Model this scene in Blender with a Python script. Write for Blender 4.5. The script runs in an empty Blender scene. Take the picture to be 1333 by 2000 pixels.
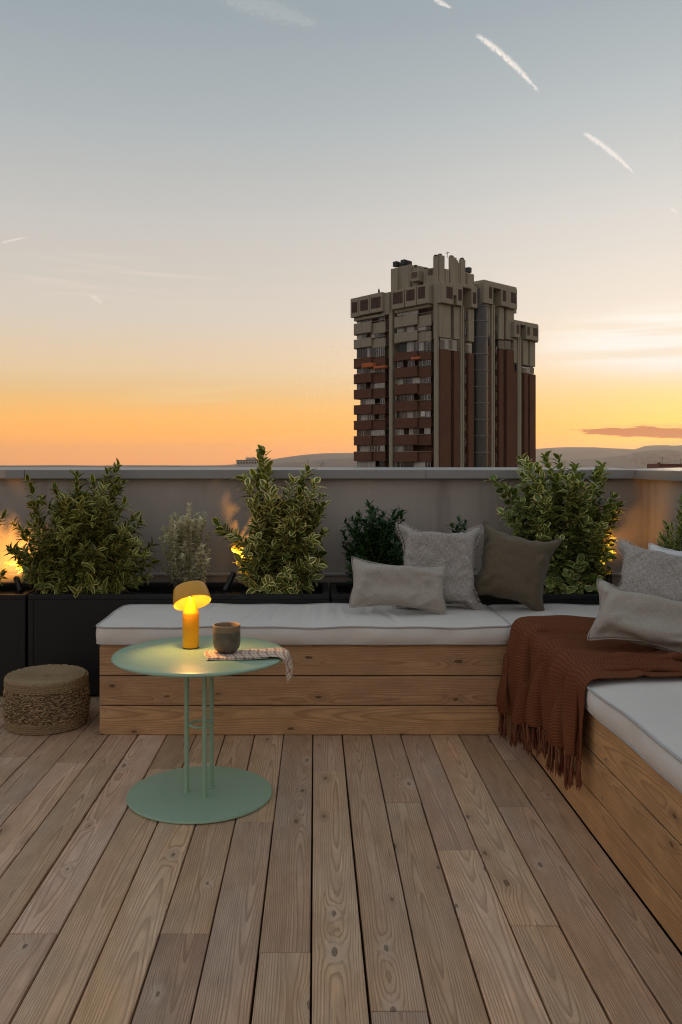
import bpy, bmesh, math, random
import numpy as np
from mathutils import Vector, Matrix, Quaternion

random.seed(7); rng = np.random.default_rng(7)
S = bpy.context.scene
C = S.collection
F = 1650.0; PX = 616.0; PY = 907.0; H = 1.05      # focal length, vanishing point and eye height of the photograph
SUN_AZ = math.radians(27); SUN_EL = math.radians(1.5)

# ------------------------------------------------------------------ camera
cam_d = bpy.data.cameras.new('camera'); cam = bpy.data.objects.new('camera', cam_d); C.objects.link(cam)
cam.location = (0, 0, H); cam.rotation_euler = (math.pi/2, 0, 0)
cam_d.sensor_fit = 'HORIZONTAL'; cam_d.sensor_width = 36; cam_d.lens = F/1333*36
cam_d.shift_x = (666.5-PX)/1333; cam_d.shift_y = -(1000-PY)/1333
cam_d.clip_start = 0.05; cam_d.clip_end = 100000
S.camera = cam

# ------------------------------------------------------------------ node helpers
def lin(r, g, b):
    f = lambda c: (c/255/12.92) if c/255 <= 0.04045 else ((c/255+0.055)/1.055)**2.4
    return (f(r), f(g), f(b), 1.0)

class G:
    """tiny helper that writes node trees as expressions"""
    def __init__(s, nt): s.nt = nt; nt.nodes.clear()
    def n(s, t, **kw):
        x = s.nt.nodes.new(t)
        for k, v in kw.items(): setattr(x, k, v)
        return x
    def put(s, sock, v):
        if isinstance(v, bpy.types.NodeSocket): s.nt.links.new(v, sock)
        elif isinstance(v, (tuple, list)) and sock.type == 'VECTOR': sock.default_value = tuple(v)[:3]
        else: sock.default_value = v
    def m(s, op, a, b=None, c=None, clamp=False):
        x = s.n('ShaderNodeMath', operation=op); x.use_clamp = clamp
        for i, v in enumerate((a, b, c)):
            if v is not None: s.put(x.inputs[i], v)
        return x.outputs[0]
    def v(s, op, a, b=None):
        x = s.n('ShaderNodeVectorMath', operation=op)
        s.put(x.inputs[0], a)
        if b is not None: s.put(x.inputs[1], b)
        return x.outputs['Value'] if op in ('DOT_PRODUCT', 'LENGTH', 'DISTANCE') else x.outputs[0]
    def xyz(s, a, b, c):
        x = s.n('ShaderNodeCombineXYZ')
        for i, v in enumerate((a, b, c)): s.put(x.inputs[i], v)
        return x.outputs[0]
    def sep(s, a):
        x = s.n('ShaderNodeSeparateXYZ'); s.put(x.inputs[0], a); return x.outputs[0], x.outputs[1], x.outputs[2]
    def mix(s, f, a, b, mode='MIX'):
        x = s.n('ShaderNodeMix', data_type='RGBA', blend_type=mode)
        s.put(x.inputs[0], f); s.put(x.inputs[6], a); s.put(x.inputs[7], b); return x.outputs[2]
    def ss(s, e0, e1, x, lo=0.0, hi=1.0):
        k = s.n('ShaderNodeMapRange', interpolation_type='SMOOTHSTEP')
        s.put(k.inputs[0], x); s.put(k.inputs[1], e0); s.put(k.inputs[2], e1); s.put(k.inputs[3], lo); s.put(k.inputs[4], hi)
        return k.outputs[0]
    def noise(s, vec, scale=1.0, detail=2.0, rough=0.5, dist=0.0, dim='3D'):
        x = s.n('ShaderNodeTexNoise', noise_dimensions=dim)
        s.put(x.inputs['Vector'], vec); s.put(x.inputs['Scale'], scale); s.put(x.inputs['Detail'], detail)
        s.put(x.inputs['Roughness'], rough); s.put(x.inputs['Distortion'], dist)
        return x.outputs[0]
    def ramp(s, f, els):
        x = s.n('ShaderNodeValToRGB'); r = x.color_ramp
        while len(r.elements) > 1: r.elements.remove(r.elements[-1])
        r.elements[0].position = els[0][0]; r.elements[0].color = els[0][1]
        for p, c in els[1:]: e = r.elements.new(p); e.color = c
        s.put(x.inputs[0], f); return x.outputs[0]
    def coord(s, which='Object'):
        return s.n('ShaderNodeTexCoord').outputs[which]
    def bump(s, h, strength=0.3, dist=0.01):
        x = s.n('ShaderNodeBump'); s.put(x.inputs['Height'], h); x.inputs['Strength'].default_value = strength
        x.inputs['Distance'].default_value = dist; return x.outputs[0]
    def out(s, sh, vol=None):
        o = s.n('ShaderNodeOutputMaterial')
        if sh is not None: s.nt.links.new(sh, o.inputs[0])
        if vol is not None: s.nt.links.new(vol, o.inputs[1])
    def bsdf(s, color, rough=0.7, normal=None, metal=0.0, spec=0.5, **kw):
        p = s.n('ShaderNodeBsdfPrincipled')
        s.put(p.inputs['Base Color'], color); s.put(p.inputs['Roughness'], rough); s.put(p.inputs['Metallic'], metal)
        s.put(p.inputs['Specular IOR Level'], spec)
        if normal is not None: s.put(p.inputs['Normal'], normal)
        for k, v in kw.items(): s.put(p.inputs[k.replace('_', ' ')], v)
        return p.outputs[0]

# ------------------------------------------------------------------ sky
W = bpy.data.worlds.new('World'); S.world = W; W.use_nodes = True
W.cycles.sampling_method = 'MANUAL'; W.cycles.sample_map_resolution = 256
g = G(W.node_tree)
d = g.v('NORMALIZE', g.coord('Generated'))
dx, dy, dz = g.sep(d)
az = g.m('DIVIDE', g.v('DOT_PRODUCT', d, (math.sin(SUN_AZ), math.cos(SUN_AZ), 0)),
         g.m('MAXIMUM', g.m('SQRT', g.m('ADD', g.m('MULTIPLY', dx, dx), g.m('MULTIPLY', dy, dy))), 0.001))   # cos of azimuth from the sun
warm = g.ramp(g.m('MAXIMUM', dz, 0.0), [
    (0.0, lin(226, 160, 112)), (0.02, lin(231, 166, 98)), (0.045, lin(232, 174, 98)), (0.075, lin(231, 185, 120)), (0.11, lin(227, 197, 158)),
    (0.17, lin(210, 198, 184)), (0.27, lin(193, 189, 184)), (0.37, lin(168, 174, 176)), (0.47, lin(147, 158, 164)), (1.0, lin(146, 153, 158))])
cool = g.ramp(g.m('MAXIMUM', dz, 0.0), [
    (0.0, lin(166, 150, 150)), (0.12, lin(188, 172, 166)), (0.3, lin(184, 180, 180)), (0.55, lin(164, 167, 170)), (1.0, lin(146, 153, 158))])
sky = g.mix(g.ss(-0.75, 0.75, az), cool, warm)
sd = (math.sin(SUN_AZ)*math.cos(SUN_EL), math.cos(SUN_AZ)*math.cos(SUN_EL), math.sin(SUN_EL))
sdot = g.m('MAXIMUM', g.v('DOT_PRODUCT', d, sd), 0.0)
gl1 = g.m('POWER', sdot, 14.0); gl2 = g.m('POWER', sdot, 90.0)
sky = g.mix(g.m('MULTIPLY', g.m('MULTIPLY', gl1, g.ss(0.03, 0.13, dz, 0.25, 1.0)), 0.20), sky, (0.92, 0.96, 0.92, 1), 'ADD')
low = g.m('MULTIPLY', gl2, g.ss(0.13, 0.03, dz))
sky = g.mix(g.m('MULTIPLY', low, 0.22), sky, (1.0, 0.52, 0.02, 1), 'ADD')
sky = g.mix(g.ss(0.10, 0.0, dz), sky, g.mix(1.0, sky, (1.73, 1.34, 0.67, 1), 'MULTIPLY'))      # the afterglow band
# physically based part of the twilight
nis = g.n('ShaderNodeTexSky', sky_type='NISHITA'); nis.sun_disc = False
nis.sun_elevation = SUN_EL; nis.sun_rotation = SUN_AZ; nis.altitude = 40
sky = g.mix(0.012, sky, nis.outputs[0], 'ADD')
# high cloud, given by direction (tangent plane of the western sky)
yy = g.m('MAXIMUM', dy, 0.02)
gx = g.m('DIVIDE', dx, yy); gz = g.m('DIVIDE', dz, yy)
front = g.m('GREATER_THAN', dy, 0.02)
tp = g.xyz(gx, gz, 0.0)
TRN = g.noise(tp, 260.0, 3.0, 0.65)
P2 = lambda x, y: ((x-PX)/F, (PY-y)/F)
def trail(x0, y0, x1, y1, w, amt, sky, rough=0.6, sag=0.0):
    a, b = P2(x0, y0), P2(x1, y1); w = w/F
    L = math.hypot(b[0]-a[0], b[1]-a[1]); ux, uy = (b[0]-a[0])/L, (b[1]-a[1])/L
    rx = g.m('SUBTRACT', gx, a[0]); ry = g.m('SUBTRACT', gz, a[1])
    t = g.m('DIVIDE', g.m('ADD', g.m('MULTIPLY', rx, ux), g.m('MULTIPLY', ry, uy)), L)
    s_ = g.m('ADD', g.m('MULTIPLY', rx, -uy), g.m('MULTIPLY', ry, ux))
    s_ = g.m('ADD', s_, g.m('MULTIPLY', g.m('MULTIPLY', t, g.m('SUBTRACT', 1.0, t)), 4*sag/F))
    nz = TRN
    s_ = g.m('ADD', s_, g.m('MULTIPLY', g.m('SUBTRACT', nz, 0.5), 2.2*w*rough))
    ww = g.m('MULTIPLY', w, g.ss(-0.1, 0.25, t, 0.45, 1.0)) ; ww = g.m('MULTIPLY', ww, g.ss(1.05, 0.45, t, 0.35, 1.0))
    f = g.m('MULTIPLY', g.ss(1.0, 0.15, g.m('DIVIDE', g.m('ABSOLUTE', s_), ww)), g.m('MULTIPLY', g.ss(-0.03, 0.1, t), g.ss(1.03, 0.9, t)))
    f = g.m('MULTIPLY', f, g.m('MULTIPLY', g.m('MULTIPLY', g.ss(0.25, 0.6, nz, 0.45, 1.0), amt), front))
    return g.mix(f, sky, lin(246, 236, 226))
sky = trail(930, 66, 1054, 180, 9, 0.85, sky, 0.8, -6)
sky = trail(1140, 258, 1242, 340, 7.5, 0.8, sky, 0.7, -4)
sky = trail(846, -4, 882, 15, 7, 0.7, sky)
sky = trail(1312, 407, 1325, 417, 5, 0.6, sky)
sky = trail(2, 474, 54, 462, 3, 0.5, sky, 0.3)
sky = trail(430, -12, 625, 48, 30, 0.11, sky, 1.0)
sky = trail(178, 576, 200, 592, 7, 0.35, sky)
# faint veils
def veil(vx, vy, rx, ry, sx, sy, lo, hi, amt, col, sky, slope=0.0, seed=0.0, soft=0.35, det=3.0):
    a = P2(vx, vy)
    ex = g.m('DIVIDE', g.m('SUBTRACT', gx, a[0]), rx/F)
    gy2 = g.m('ADD', gz, g.m('MULTIPLY', g.m('SUBTRACT', gx, a[0]), -slope))
    ey = g.m('DIVIDE', g.m('SUBTRACT', gy2, a[1]), ry/F)
    r = g.m('SQRT', g.m('ADD', g.m('MULTIPLY', ex, ex), g.m('MULTIPLY', ey, ey)))
    nz = g.noise(g.xyz(g.m('MULTIPLY', gx, sx), g.m('MULTIPLY', gy2, sy), seed), 1.0, det, 0.55)
    f = g.m('MULTIPLY', g.ss(1.0, soft, r), g.ss(lo, hi, nz))
    return g.mix(g.m('MULTIPLY', g.m('MULTIPLY', f, amt), front), sky, col)
sky = veil(230, 555, 330, 85, 5, 90, 0.5, 0.72, 0.35, lin(232, 216, 200), sky, -0.08, 3.1)
sky = veil(560, 762, 420, 45, 4, 70, 0.42, 0.7, 0.55, lin(244, 208, 152), sky, 0.06, 5.3)
sky = veil(1440, 662, 520, 100, 2.2, 30, 0.12, 0.45, 0.85, (0.90, 0.79, 0.65, 1), sky, 0.05, 1.7, 0.45)
sky = veil(1420, 655, 450, 85, 3.2, 85, 0.33, 0.60, 0.9, (0.98, 0.92, 0.83, 1), sky, 0.05, 9.2, 0.5)
sky = veil(1330, 868, 170, 13, 3, 30, 0.05, 0.3, 0.85, (1.0, 0.70, 0.16, 1), sky, 0.02, 6.5, 0.2)
def bank(vx, vy, rx, ry, sx, sy, thr, amt, col, sky, seed, slope=0.0):
    """a ragged cloud bank"""
    a = P2(vx, vy); qx = g.m('SUBTRACT', gx, a[0]); qy = g.m('ADD', g.m('SUBTRACT', gz, a[1]), g.m('MULTIPLY', qx, -slope))
    ex = g.m('DIVIDE', qx, rx/F); ey = g.m('DIVIDE', qy, ry/F)
    ey = g.m('MULTIPLY', ey, g.ss(0.1, -0.1, ey, 1.0, 1.7))            # flatter underneath
    r = g.m('ADD', g.m('MULTIPLY', ex, ex), g.m('MULTIPLY', ey, ey))
    nz = g.noise(g.xyz(g.m('MULTIPLY', gx, sx), g.m('MULTIPLY', gz, sy), seed), 1.0, 4.0, 0.6)
    f = g.ss(thr, thr+0.14, g.m('SUBTRACT', g.m('MULTIPLY', nz, 1.9), g.m('MULTIPLY', r, 0.70)))
    return g.mix(g.m('MULTIPLY', g.m('MULTIPLY', f, amt), front), sky, col)
sky = bank(1280, 842, 165, 17, 34, 240, 0.30, 0.85, (1.05, 0.66, 0.16, 1), sky, 2.9, -0.02)
sky = bank(1272, 846, 160, 15, 34, 240, 0.38, 0.95, lin(216, 118, 52), sky, 2.9, -0.02)
bg = g.n('ShaderNodeBackground'); g.put(bg.inputs[0], sky); bg.inputs[1].default_value = 0.84
wo = g.n('ShaderNodeOutputWorld'); g.nt.links.new(bg.outputs[0], wo.inputs[0])

# the last of the sun behind the hills
sl = bpy.data.lights.new('sun', 'SUN'); sun = bpy.data.objects.new('sun', sl); C.objects.link(sun)
sl.energy = 0.5; sl.angle = math.radians(10); sl.color = (1.0, 0.72, 0.45)
sun.rotation_euler = Vector((-sd[0], -sd[1], -math.sin(math.radians(2.5)))).to_track_quat('-Z', 'Y').to_euler()
sun.location = (20, 40, 30)

# ------------------------------------------------------------------ render settings
S.view_settings.view_transform = 'Standard'; S.view_settings.look = 'None'
S.view_settings.exposure = 0.38; S.view_settings.gamma = 1.0; S.view_settings.use_curve_mapping = False
S.render.engine = 'CYCLES'
cy = S.cycles
cy.use_denoising = True; cy.denoising_input_passes = 'RGB_ALBEDO_NORMAL'; cy.denoising_prefilter = 'ACCURATE'
cy.filter_width = 1.15
try: cy.denoiser = 'OPENIMAGEDENOISE'
except Exception: pass
cy.use_adaptive_sampling = True; cy.adaptive_threshold = 0.015
cy.max_bounces = 6; cy.diffuse_bounces = 3; cy.glossy_bounces = 3; cy.transmission_bounces = 3; cy.volume_bounces = 1
cy.transparent_max_bounces = 8; cy.caustics_reflective = False; cy.caustics_refractive = False
cy.sample_clamp_indirect = 6.0

# ------------------------------------------------------------------ mesh helpers
class MB:
    def __init__(s): s.v = []; s.f = []
    def add(s, vs, fs):
        o = len(s.v); s.v += [tuple(map(float, p)) for p in vs]; s.f += [tuple(i+o for i in q) for q in fs]; return s
    def box(s, a, b):
        x0, y0, z0 = a; x1, y1, z1 = b
        return s.add([(x0,y0,z0),(x1,y0,z0),(x1,y1,z0),(x0,y1,z0),(x0,y0,z1),(x1,y0,z1),(x1,y1,z1),(x0,y1,z1)],
                     [(3,2,1,0),(4,5,6,7),(0,1,5,4),(1,2,6,5),(2,3,7,6),(3,0,4,7)])
    def rbox(s, a, b, r=0.004):
        """chamfered box"""
        lo = [min(p, q) for p, q in zip(a, b)]; hi = [max(p, q) for p, q in zip(a, b)]
        r = min([r]+[(h-l)*0.45 for l, h in zip(lo, hi)])
        vs = []; idx = {}
        for sx in (0, 1):
            for sy in (0, 1):
                for sz in (0, 1):
                    c = [(hi if q else lo)[k] for k, q in enumerate((sx, sy, sz))]
                    for ax in range(3):
                        p = list(c)
                        for k in range(3):
                            if k != ax: p[k] += -r if (sx, sy, sz)[k] else r
                        idx[(sx, sy, sz, ax)] = len(vs); vs.append(p)
        fs = []
        def orient(q, n):
            a_, b_, c_ = (Vector(vs[i]) for i in q[:3])
            return q if (b_-a_).cross(c_-a_).dot(n) > 0 else q[::-1]
        for ax in range(3):
            o = [k for k in range(3) if k != ax]
            for sd_ in (0, 1):
                q = []
                for u, w in ((0,0),(1,0),(1,1),(0,1)):
                    k = [0,0,0]; k[ax] = sd_; k[o[0]] = u; k[o[1]] = w; q.append(idx[tuple(k)+(ax,)])
                n = Vector((0,0,0)); n[ax] = 1 if sd_ else -1; fs.append(orient(tuple(q), n))
            for u in (0, 1):
                for w in (0, 1):
                    q = []; n = Vector((0,0,0)); n[o[0]] = 1 if u else -1; n[o[1]] = 1 if w else -1
                    k = [0,0,0]; k[o[0]] = u; k[o[1]] = w
                    k[ax] = 0; q.append(idx[tuple(k)+(o[0],)]); q.append(idx[tuple(k)+(o[1],)])
                    k[ax] = 1; q.append(idx[tuple(k)+(o[1],)]); q.append(idx[tuple(k)+(o[0],)])
                    fs.append(orient(tuple(q), n))
        for sx in (0, 1):
            for sy in (0, 1):
                for sz in (0, 1):
                    n = Vector((1 if sx else -1, 1 if sy else -1, 1 if sz else -1))
                    fs.append(orient(tuple(idx[(sx, sy, sz, ax)] for ax in range(3)), n))
        return s.add(vs, fs)
    def tube(s, pts, r, n=8, caps=True, closed=False):
        pts = [Vector(p) for p in pts]; m = len(pts)
        rs = r if isinstance(r, (list, tuple)) else [r]*m
        t0 = (pts[1]-pts[0]).normalized()
        up = Vector((0,0,1)) if abs(t0.z) < 0.9 else Vector((1,0,0))
        u = t0.cross(up).normalized(); vs = []
        for i, p in enumerate(pts):
            if closed: t = (pts[(i+1) % m]-pts[i-1]).normalized()
            else: t = (pts[min(i+1, m-1)]-pts[max(i-1, 0)]).normalized()
            u = (u - t*u.dot(t)); u = u.normalized() if u.length > 1e-6 else t.orthogonal().normalized()
            w = t.cross(u)
            for k in range(n):
                a = 2*math.pi*k/n; vs.append(p + (u*math.cos(a)+w*math.sin(a))*rs[i])
        fs = []
        for i in range(m if closed else m-1):
            for k in range(n):
                a, b = i*n+k, i*n+(k+1) % n; j = ((i+1) % m)*n
                fs.append((a, b, j+(k+1) % n, j+k))
        if caps and not closed:
            fs.append(tuple(range(n))[::-1]); fs.append(tuple((m-1)*n+k for k in range(n)))
        return s.add(vs, fs)
    def lathe(s, prof, c=(0,0,0), n=48, M=None, caps=True):
        vs = []; fs = []; m = len(prof)
        for r, z in prof:
            for k in range(n):
                a = 2*math.pi*k/n; p = Vector((r*math.cos(a), r*math.sin(a), z))
                if M is not None: p = M @ p
                vs.append(p+Vector(c))
        for i in range(m-1):
            for k in range(n):
                fs.append((i*n+k, i*n+(k+1) % n, (i+1)*n+(k+1) % n, (i+1)*n+k))
        if caps and prof[0][0] > 1e-6: fs.append(tuple(range(n))[::-1])
        if caps and prof[-1][0] > 1e-6: fs.append(tuple((m-1)*n+k for k in range(n)))
        return s.add(vs, fs)

def mesh(name, v, f, mt=None, smooth=False, uv=None):
    me = bpy.data.meshes.new(name)
    me.from_pydata([tuple(p) for p in v], [], [tuple(int(i) for i in q) for q in f]); me.update()
    if mt is not None: me.materials.append(mt)
    if smooth:
        me.polygons.foreach_set('use_smooth', [True]*len(me.polygons))
    if uv is not None:
        ul = me.uv_layers.new(name='UVMap'); li = np.zeros(len(me.loops), dtype=np.int32); me.loops.foreach_get('vertex_index', li)
        ul.data.foreach_set('uv', np.asarray(uv, dtype=np.float32)[li].ravel())
    return me
def obj(name, me, parent=None, loc=(0,0,0)):
    o = bpy.data.objects.new(name, me); C.objects.link(o); o.location = loc
    if parent is not None: o.parent = parent
    return o
def build(name, mb, mt, parent=None, smooth=False, sharp=None, local=False):
    """mesh object from world coordinates (or the parent's own when local)"""
    v = mb.v
    if parent is not None and not local:
        q = root_loc(parent); v = [(p[0]-q[0], p[1]-q[1], p[2]-q[2]) for p in v]
    me = mesh(name, v, mb.f, mt, smooth)
    if smooth and sharp is not None:
        me.set_sharp_from_angle(angle=math.radians(sharp))
    return obj(name, me, parent)
def root_loc(o):
    q = Vector(o.location)
    while o.parent is not None: o = o.parent; q += o.location
    return q
def thing(name, label, cat, loc=(0,0,0), group=None, rotz=0.0):
    o = bpy.data.objects.new(name, None); C.objects.link(o); o.location = loc; o.rotation_euler = (0, 0, rotz); o.empty_display_size = 0.1
    return tag(o, label, cat, group)
def tag(o, label, cat=None, group=None):
    o['label'] = label
    if cat: o['category'] = cat
    if group: o['group'] = group
    return o
def wp(px, py, Y):
    """point at depth Y seen at photograph pixel px, py"""
    return Vector(((px-PX)/F*Y, Y, H-(py-PY)/F*Y))

# ------------------------------------------------------------------ materials
def new_mat(name):
    m = bpy.data.materials.new(name); m.use_nodes = True; return m, G(m.node_tree)

def wood(name, light, dark, knotc, grey=None, ringamt=0.55, freq=170.0, rough=0.75, bump=0.35, var=0.3, knots=0.42, fc=1.0):
    m, g = new_mat(name)
    co = g.coord('Object'); x, y, z = g.sep(co)
    rnd = g.n('ShaderNodeObjectInfo').outputs['Random']
    r2 = g.m('FRACT', g.m('MULTIPLY', rnd, 17.13)); r3 = g.m('FRACT', g.m('MULTIPLY', rnd, 71.7)); r4 = g.m('FRACT', g.m('MULTIPLY', rnd, 233.3))
    yo = g.m('ADD', y, g.m('MULTIPLY', rnd, 91.0))
    n1 = g.noise(g.xyz(3.0, yo, rnd), 0.9, 1.0); n2 = g.noise(g.xyz(9.0, yo, r2), 0.8, 1.0)
    xc = g.m('ADD', g.m('ADD', x, g.m('MULTIPLY', g.m('SUBTRACT', n1, 0.5), 0.07)), g.m('MULTIPLY', g.m('SUBTRACT', r2, 0.5), 0.06))
    zc = g.m('ADD', g.m('ADD', 0.008, g.m('MULTIPLY', r3, 0.045)), g.m('MULTIPLY', g.m('SUBTRACT', n2, 0.5), 0.075))
    zc = g.m('ADD', zc, g.m('MULTIPLY', z, 0.6))
    r = g.m('SQRT', g.m('ADD', g.m('MULTIPLY', xc, xc), g.m('MULTIPLY', zc, zc)))
    # knots push the year rings aside
    kv = g.xyz(g.m('ADD', g.m('MULTIPLY', x, 9.0), g.m('MULTIPLY', r4, 31.0)), g.m('MULTIPLY', yo, 3.6), 0.0)
    vo = g.n('ShaderNodeTexVoronoi', voronoi_dimensions='2D'); g.put(vo.inputs['Vector'], kv); vo.inputs['Scale'].default_value = 1.0
    kd = vo.outputs['Distance']; kr, kg_, kb = g.sep(vo.outputs['Color'])
    on = g.m('LESS_THAN', kr, knots); size = g.m('ADD', 0.05, g.m('MULTIPLY', kg_, 0.075))
    kd = g.m('ADD', kd, g.m('MULTIPLY', g.m('SUBTRACT', g.noise(co, 60.0, 2.0), 0.5), 0.05))
    q = g.m('DIVIDE', kd, size)
    push = g.m('MULTIPLY', g.m('POWER', 2.718, g.m('MULTIPLY', g.m('MULTIPLY', q, q), -0.28)), on)
    r = g.m('ADD', r, g.m('MULTIPLY', push, 0.011))
    r = g.m('ADD', r, g.m('MULTIPLY', g.m('SUBTRACT', g.noise(g.xyz(g.m('MULTIPLY', x, 14.0), yo, z), 3.0, 3.0), 0.5), 0.005))
    ring = g.m('FRACT', g.m('MULTIPLY', r, freq))
    late = g.m('MULTIPLY', g.ss(0.45, 0.88, ring), g.ss(1.0, 0.94, ring))
    fib = g.noise(g.xyz(g.m('MULTIPLY', x, 520.0), g.m('MULTIPLY', yo, 5.0), g.m('MULTIPLY', z, 520.0)), 1.0, 4.0, 0.7)
    blot = g.noise(g.xyz(g.m('MULTIPLY', x, 9.0), g.m('MULTIPLY', yo, 1.8), rnd), 1.0, 3.0, 0.55)
    blot2 = g.noise(g.xyz(g.m('MULTIPLY', x, 26.0), g.m('MULTIPLY', yo, 8.0), r2), 1.0, 4.0, 0.6)
    lateamt = g.m('MULTIPLY', late, g.m('MULTIPLY', g.ss(0.25, 0.7, blot2, 0.45, 1.0), ringamt))
    col = g.mix(lateamt, light, dark)
    if grey is not None:
        col = g.mix(g.m('MULTIPLY', g.ss(0.30, 0.74, blot), 0.6), col, g.mix(lateamt, grey, dark))
    col = g.mix(1.0, col, g.mix(g.ss(0.25, 0.75, fib), (1-0.36*fc, 1-0.38*fc, 1-0.40*fc, 1), (1+0.28*fc,)*3+(1,)), 'MULTIPLY')
    col = g.mix(1.0, col, g.mix(g.ss(0.28, 0.72, blot2), (0.86, 0.85, 0.84, 1), (1.12, 1.12, 1.12, 1)), 'MULTIPLY')
    tone = g.m('ADD', 1.0-var/2, g.m('MULTIPLY', r3, var))
    col = g.mix(1.0, col, g.xyz(tone, tone, g.m('MULTIPLY', tone, g.m('ADD', 0.92, g.m('MULTIPLY', r4, 0.14)))), 'MULTIPLY')
    halo = g.m('MULTIPLY', g.m('MULTIPLY', g.ss(2.4, 0.9, q), on), 0.45)
    col = g.mix(halo, col, g.mix(g.ss(0.35, 0.65, kb), g.mix(0.5, knotc, light), grey if grey is not None else light))
    kring = g.m('MULTIPLY', g.m('FRACT', g.m('MULTIPLY', q, 3.2)), 0.35)
    core = g.m('MULTIPLY', g.ss(0.62, 0.40, q), on)
    col = g.mix(g.m('MULTIPLY', core, g.m('SUBTRACT', 0.85, kring)), col, knotc)
    # short dark checks along the grain
    chk = g.noise(g.xyz(g.m('MULTIPLY', x, 160.0), g.m('MULTIPLY', yo, 6.5), r3), 1.0, 1.0, 0.5)
    crack = g.ss(0.78, 0.83, chk)
    col = g.mix(g.m('MULTIPLY', crack, 0.8), col, g.mix(0.75, col, (0.02, 0.014, 0.01, 1)))
    h = g.m('SUBTRACT', g.m('ADD', g.m('MULTIPLY', late, 0.5), g.m('MULTIPLY', fib, 0.8)), g.m('MULTIPLY', crack, 2.0))
    nrm = g.bump(h, bump, 0.0012)
    g.out(g.bsdf(col, rough, nrm, spec=0.3)); return m

M = {}
M['deck'] = wood('weathered_deck_wood', lin(206, 168, 136), lin(110, 80, 60), lin(88, 68, 55), lin(208, 185, 165), 0.50, 235.0, 0.55, 0.8, 0.44, 0.36, 0.6)
M['bench'] = wood('oiled_pine_wood', lin(194, 154, 114), lin(120, 82, 52), lin(44, 28, 18), lin(182, 147, 111), 0.50, 190.0, 0.55, 0.4, 0.30, 0.62, 0.5)

def simple(name, col, rough=0.6, metal=0.0, nscale=30.0, namt=0.12, bump=0.0, bscale=200.0, spec=0.5, sheen=0.0):
    m, g = new_mat(name); co = g.coord('Object')
    n = g.noise(co, nscale, 4.0, 0.6)
    c = g.mix(1.0, col, g.mix(n, (1-namt,)*3+(1,), (1+namt,)*3+(1,)), 'MULTIPLY')
    nr = g.bump(g.noise(co, bscale, 3.0, 0.6), bump, 0.002) if bump else None
    rr = g.m('ADD', rough-0.06, g.m('MULTIPLY', n, 0.12))
    kw = {}
    if sheen: kw['Sheen_Weight'] = sheen
    g.out(g.bsdf(c, rr, nr, metal, spec, **kw)); return m
M['under'] = simple('painted_gap_shade', (0.012, 0.010, 0.009, 1), 0.9)  # near-black colour stands in for the shade in the gaps between boards
M['slab'] = simple('concrete_slab', (0.2, 0.19, 0.18, 1), 0.9, bump=0.3)
M['planter'] = simple('black_powder_coat', (0.011, 0.0115, 0.0125, 1), 0.5, nscale=8, namt=0.25, bump=0.06, bscale=900, spec=0.35)
M['soil'] = simple('potting_soil', (0.022, 0.016, 0.012, 1), 0.95, nscale=90, namt=0.6, bump=1.0, bscale=160)
M['coping'] = simple('grey_metal_coping', (0.285, 0.285, 0.285, 1), 0.42, metal=0.15, nscale=5, namt=0.1)
M['flash'] = simple('pale_metal_trim', (0.42, 0.40, 0.38, 1), 0.5, nscale=7, namt=0.15)
M['sage'] = simple('sage_powder_coat', lin(152, 182, 156), 0.36, nscale=12, namt=0.03, bump=0.08, bscale=1500, spec=0.75)
M['spot'] = simple('black_spotlight_metal', (0.012, 0.012, 0.013, 1), 0.4, nscale=40)
M['screw'] = simple('steel_screw', (0.35, 0.33, 0.3, 1), 0.4, metal=0.8)

def stucco():
    m, g = new_mat('wall_stucco'); co = g.coord('Object'); x, y, z = g.sep(co)
    n = g.noise(co, 330.0, 3.0, 0.65); n2 = g.noise(co, 2.2, 4.0, 0.6)
    st = g.noise(g.xyz(g.m('MULTIPLY', x, 7.0), g.m('MULTIPLY', y, 7.0), g.m('MULTIPLY', z, 0.7)), 1.0, 4.0, 0.6)
    c = g.mix(g.ss(0.3, 0.75, n2), lin(172, 163, 155), lin(186, 177, 169))
    c = g.mix(g.m('MULTIPLY', g.ss(0.50, 0.75, st), 0.5), c, lin(120, 110, 102))
    c = g.mix(1.0, c, g.mix(n, (0.85,)*3+(1,), (1.12,)*3+(1,)), 'MULTIPLY')
    n3 = g.noise(co, 140.0, 2.0, 0.5)
    g.out(g.bsdf(c, 0.92, g.bump(g.m('ADD', n, g.m('MULTIPLY', n3, 0.8)), 0.55, 0.0022), spec=0.2)); return m
M['stucco'] = stucco()

def fabric(name, c1, c2, scale=900.0, rough=0.9, bump=0.35, slub=0.0, sheen=0.15, heather=0.25, use_uv=True, dist=0.0008):
    m, g = new_mat(name); co = g.coord('UV' if use_uv else 'Object'); x, y, z = g.sep(co)
    a = g.noise(g.xyz(g.m('MULTIPLY', x, scale), g.m('MULTIPLY', y, scale*0.12), g.m('MULTIPLY', z, scale)), 1.0, 2.0, 0.6)
    b = g.noise(g.xyz(g.m('MULTIPLY', x, scale*0.12), g.m('MULTIPLY', y, scale), g.m('MULTIPLY', z, scale*0.4)), 1.0, 2.0, 0.6)
    w = g.m('MULTIPLY', g.m('ADD', a, b), 0.5)
    lowf = g.noise(co, 6.0, 3.0, 0.6)
    c = g.mix(g.ss(0.5-heather*0.6, 0.5+heather*0.6, w), c1, c2)
    c = g.mix(1.0, c, g.mix(lowf, (0.9,)*3+(1,), (1.1,)*3+(1,)), 'MULTIPLY')
    g.out(g.bsdf(c, rough, g.bump(w, bump, dist), spec=0.15, Sheen_Weight=sheen)); return m
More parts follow.
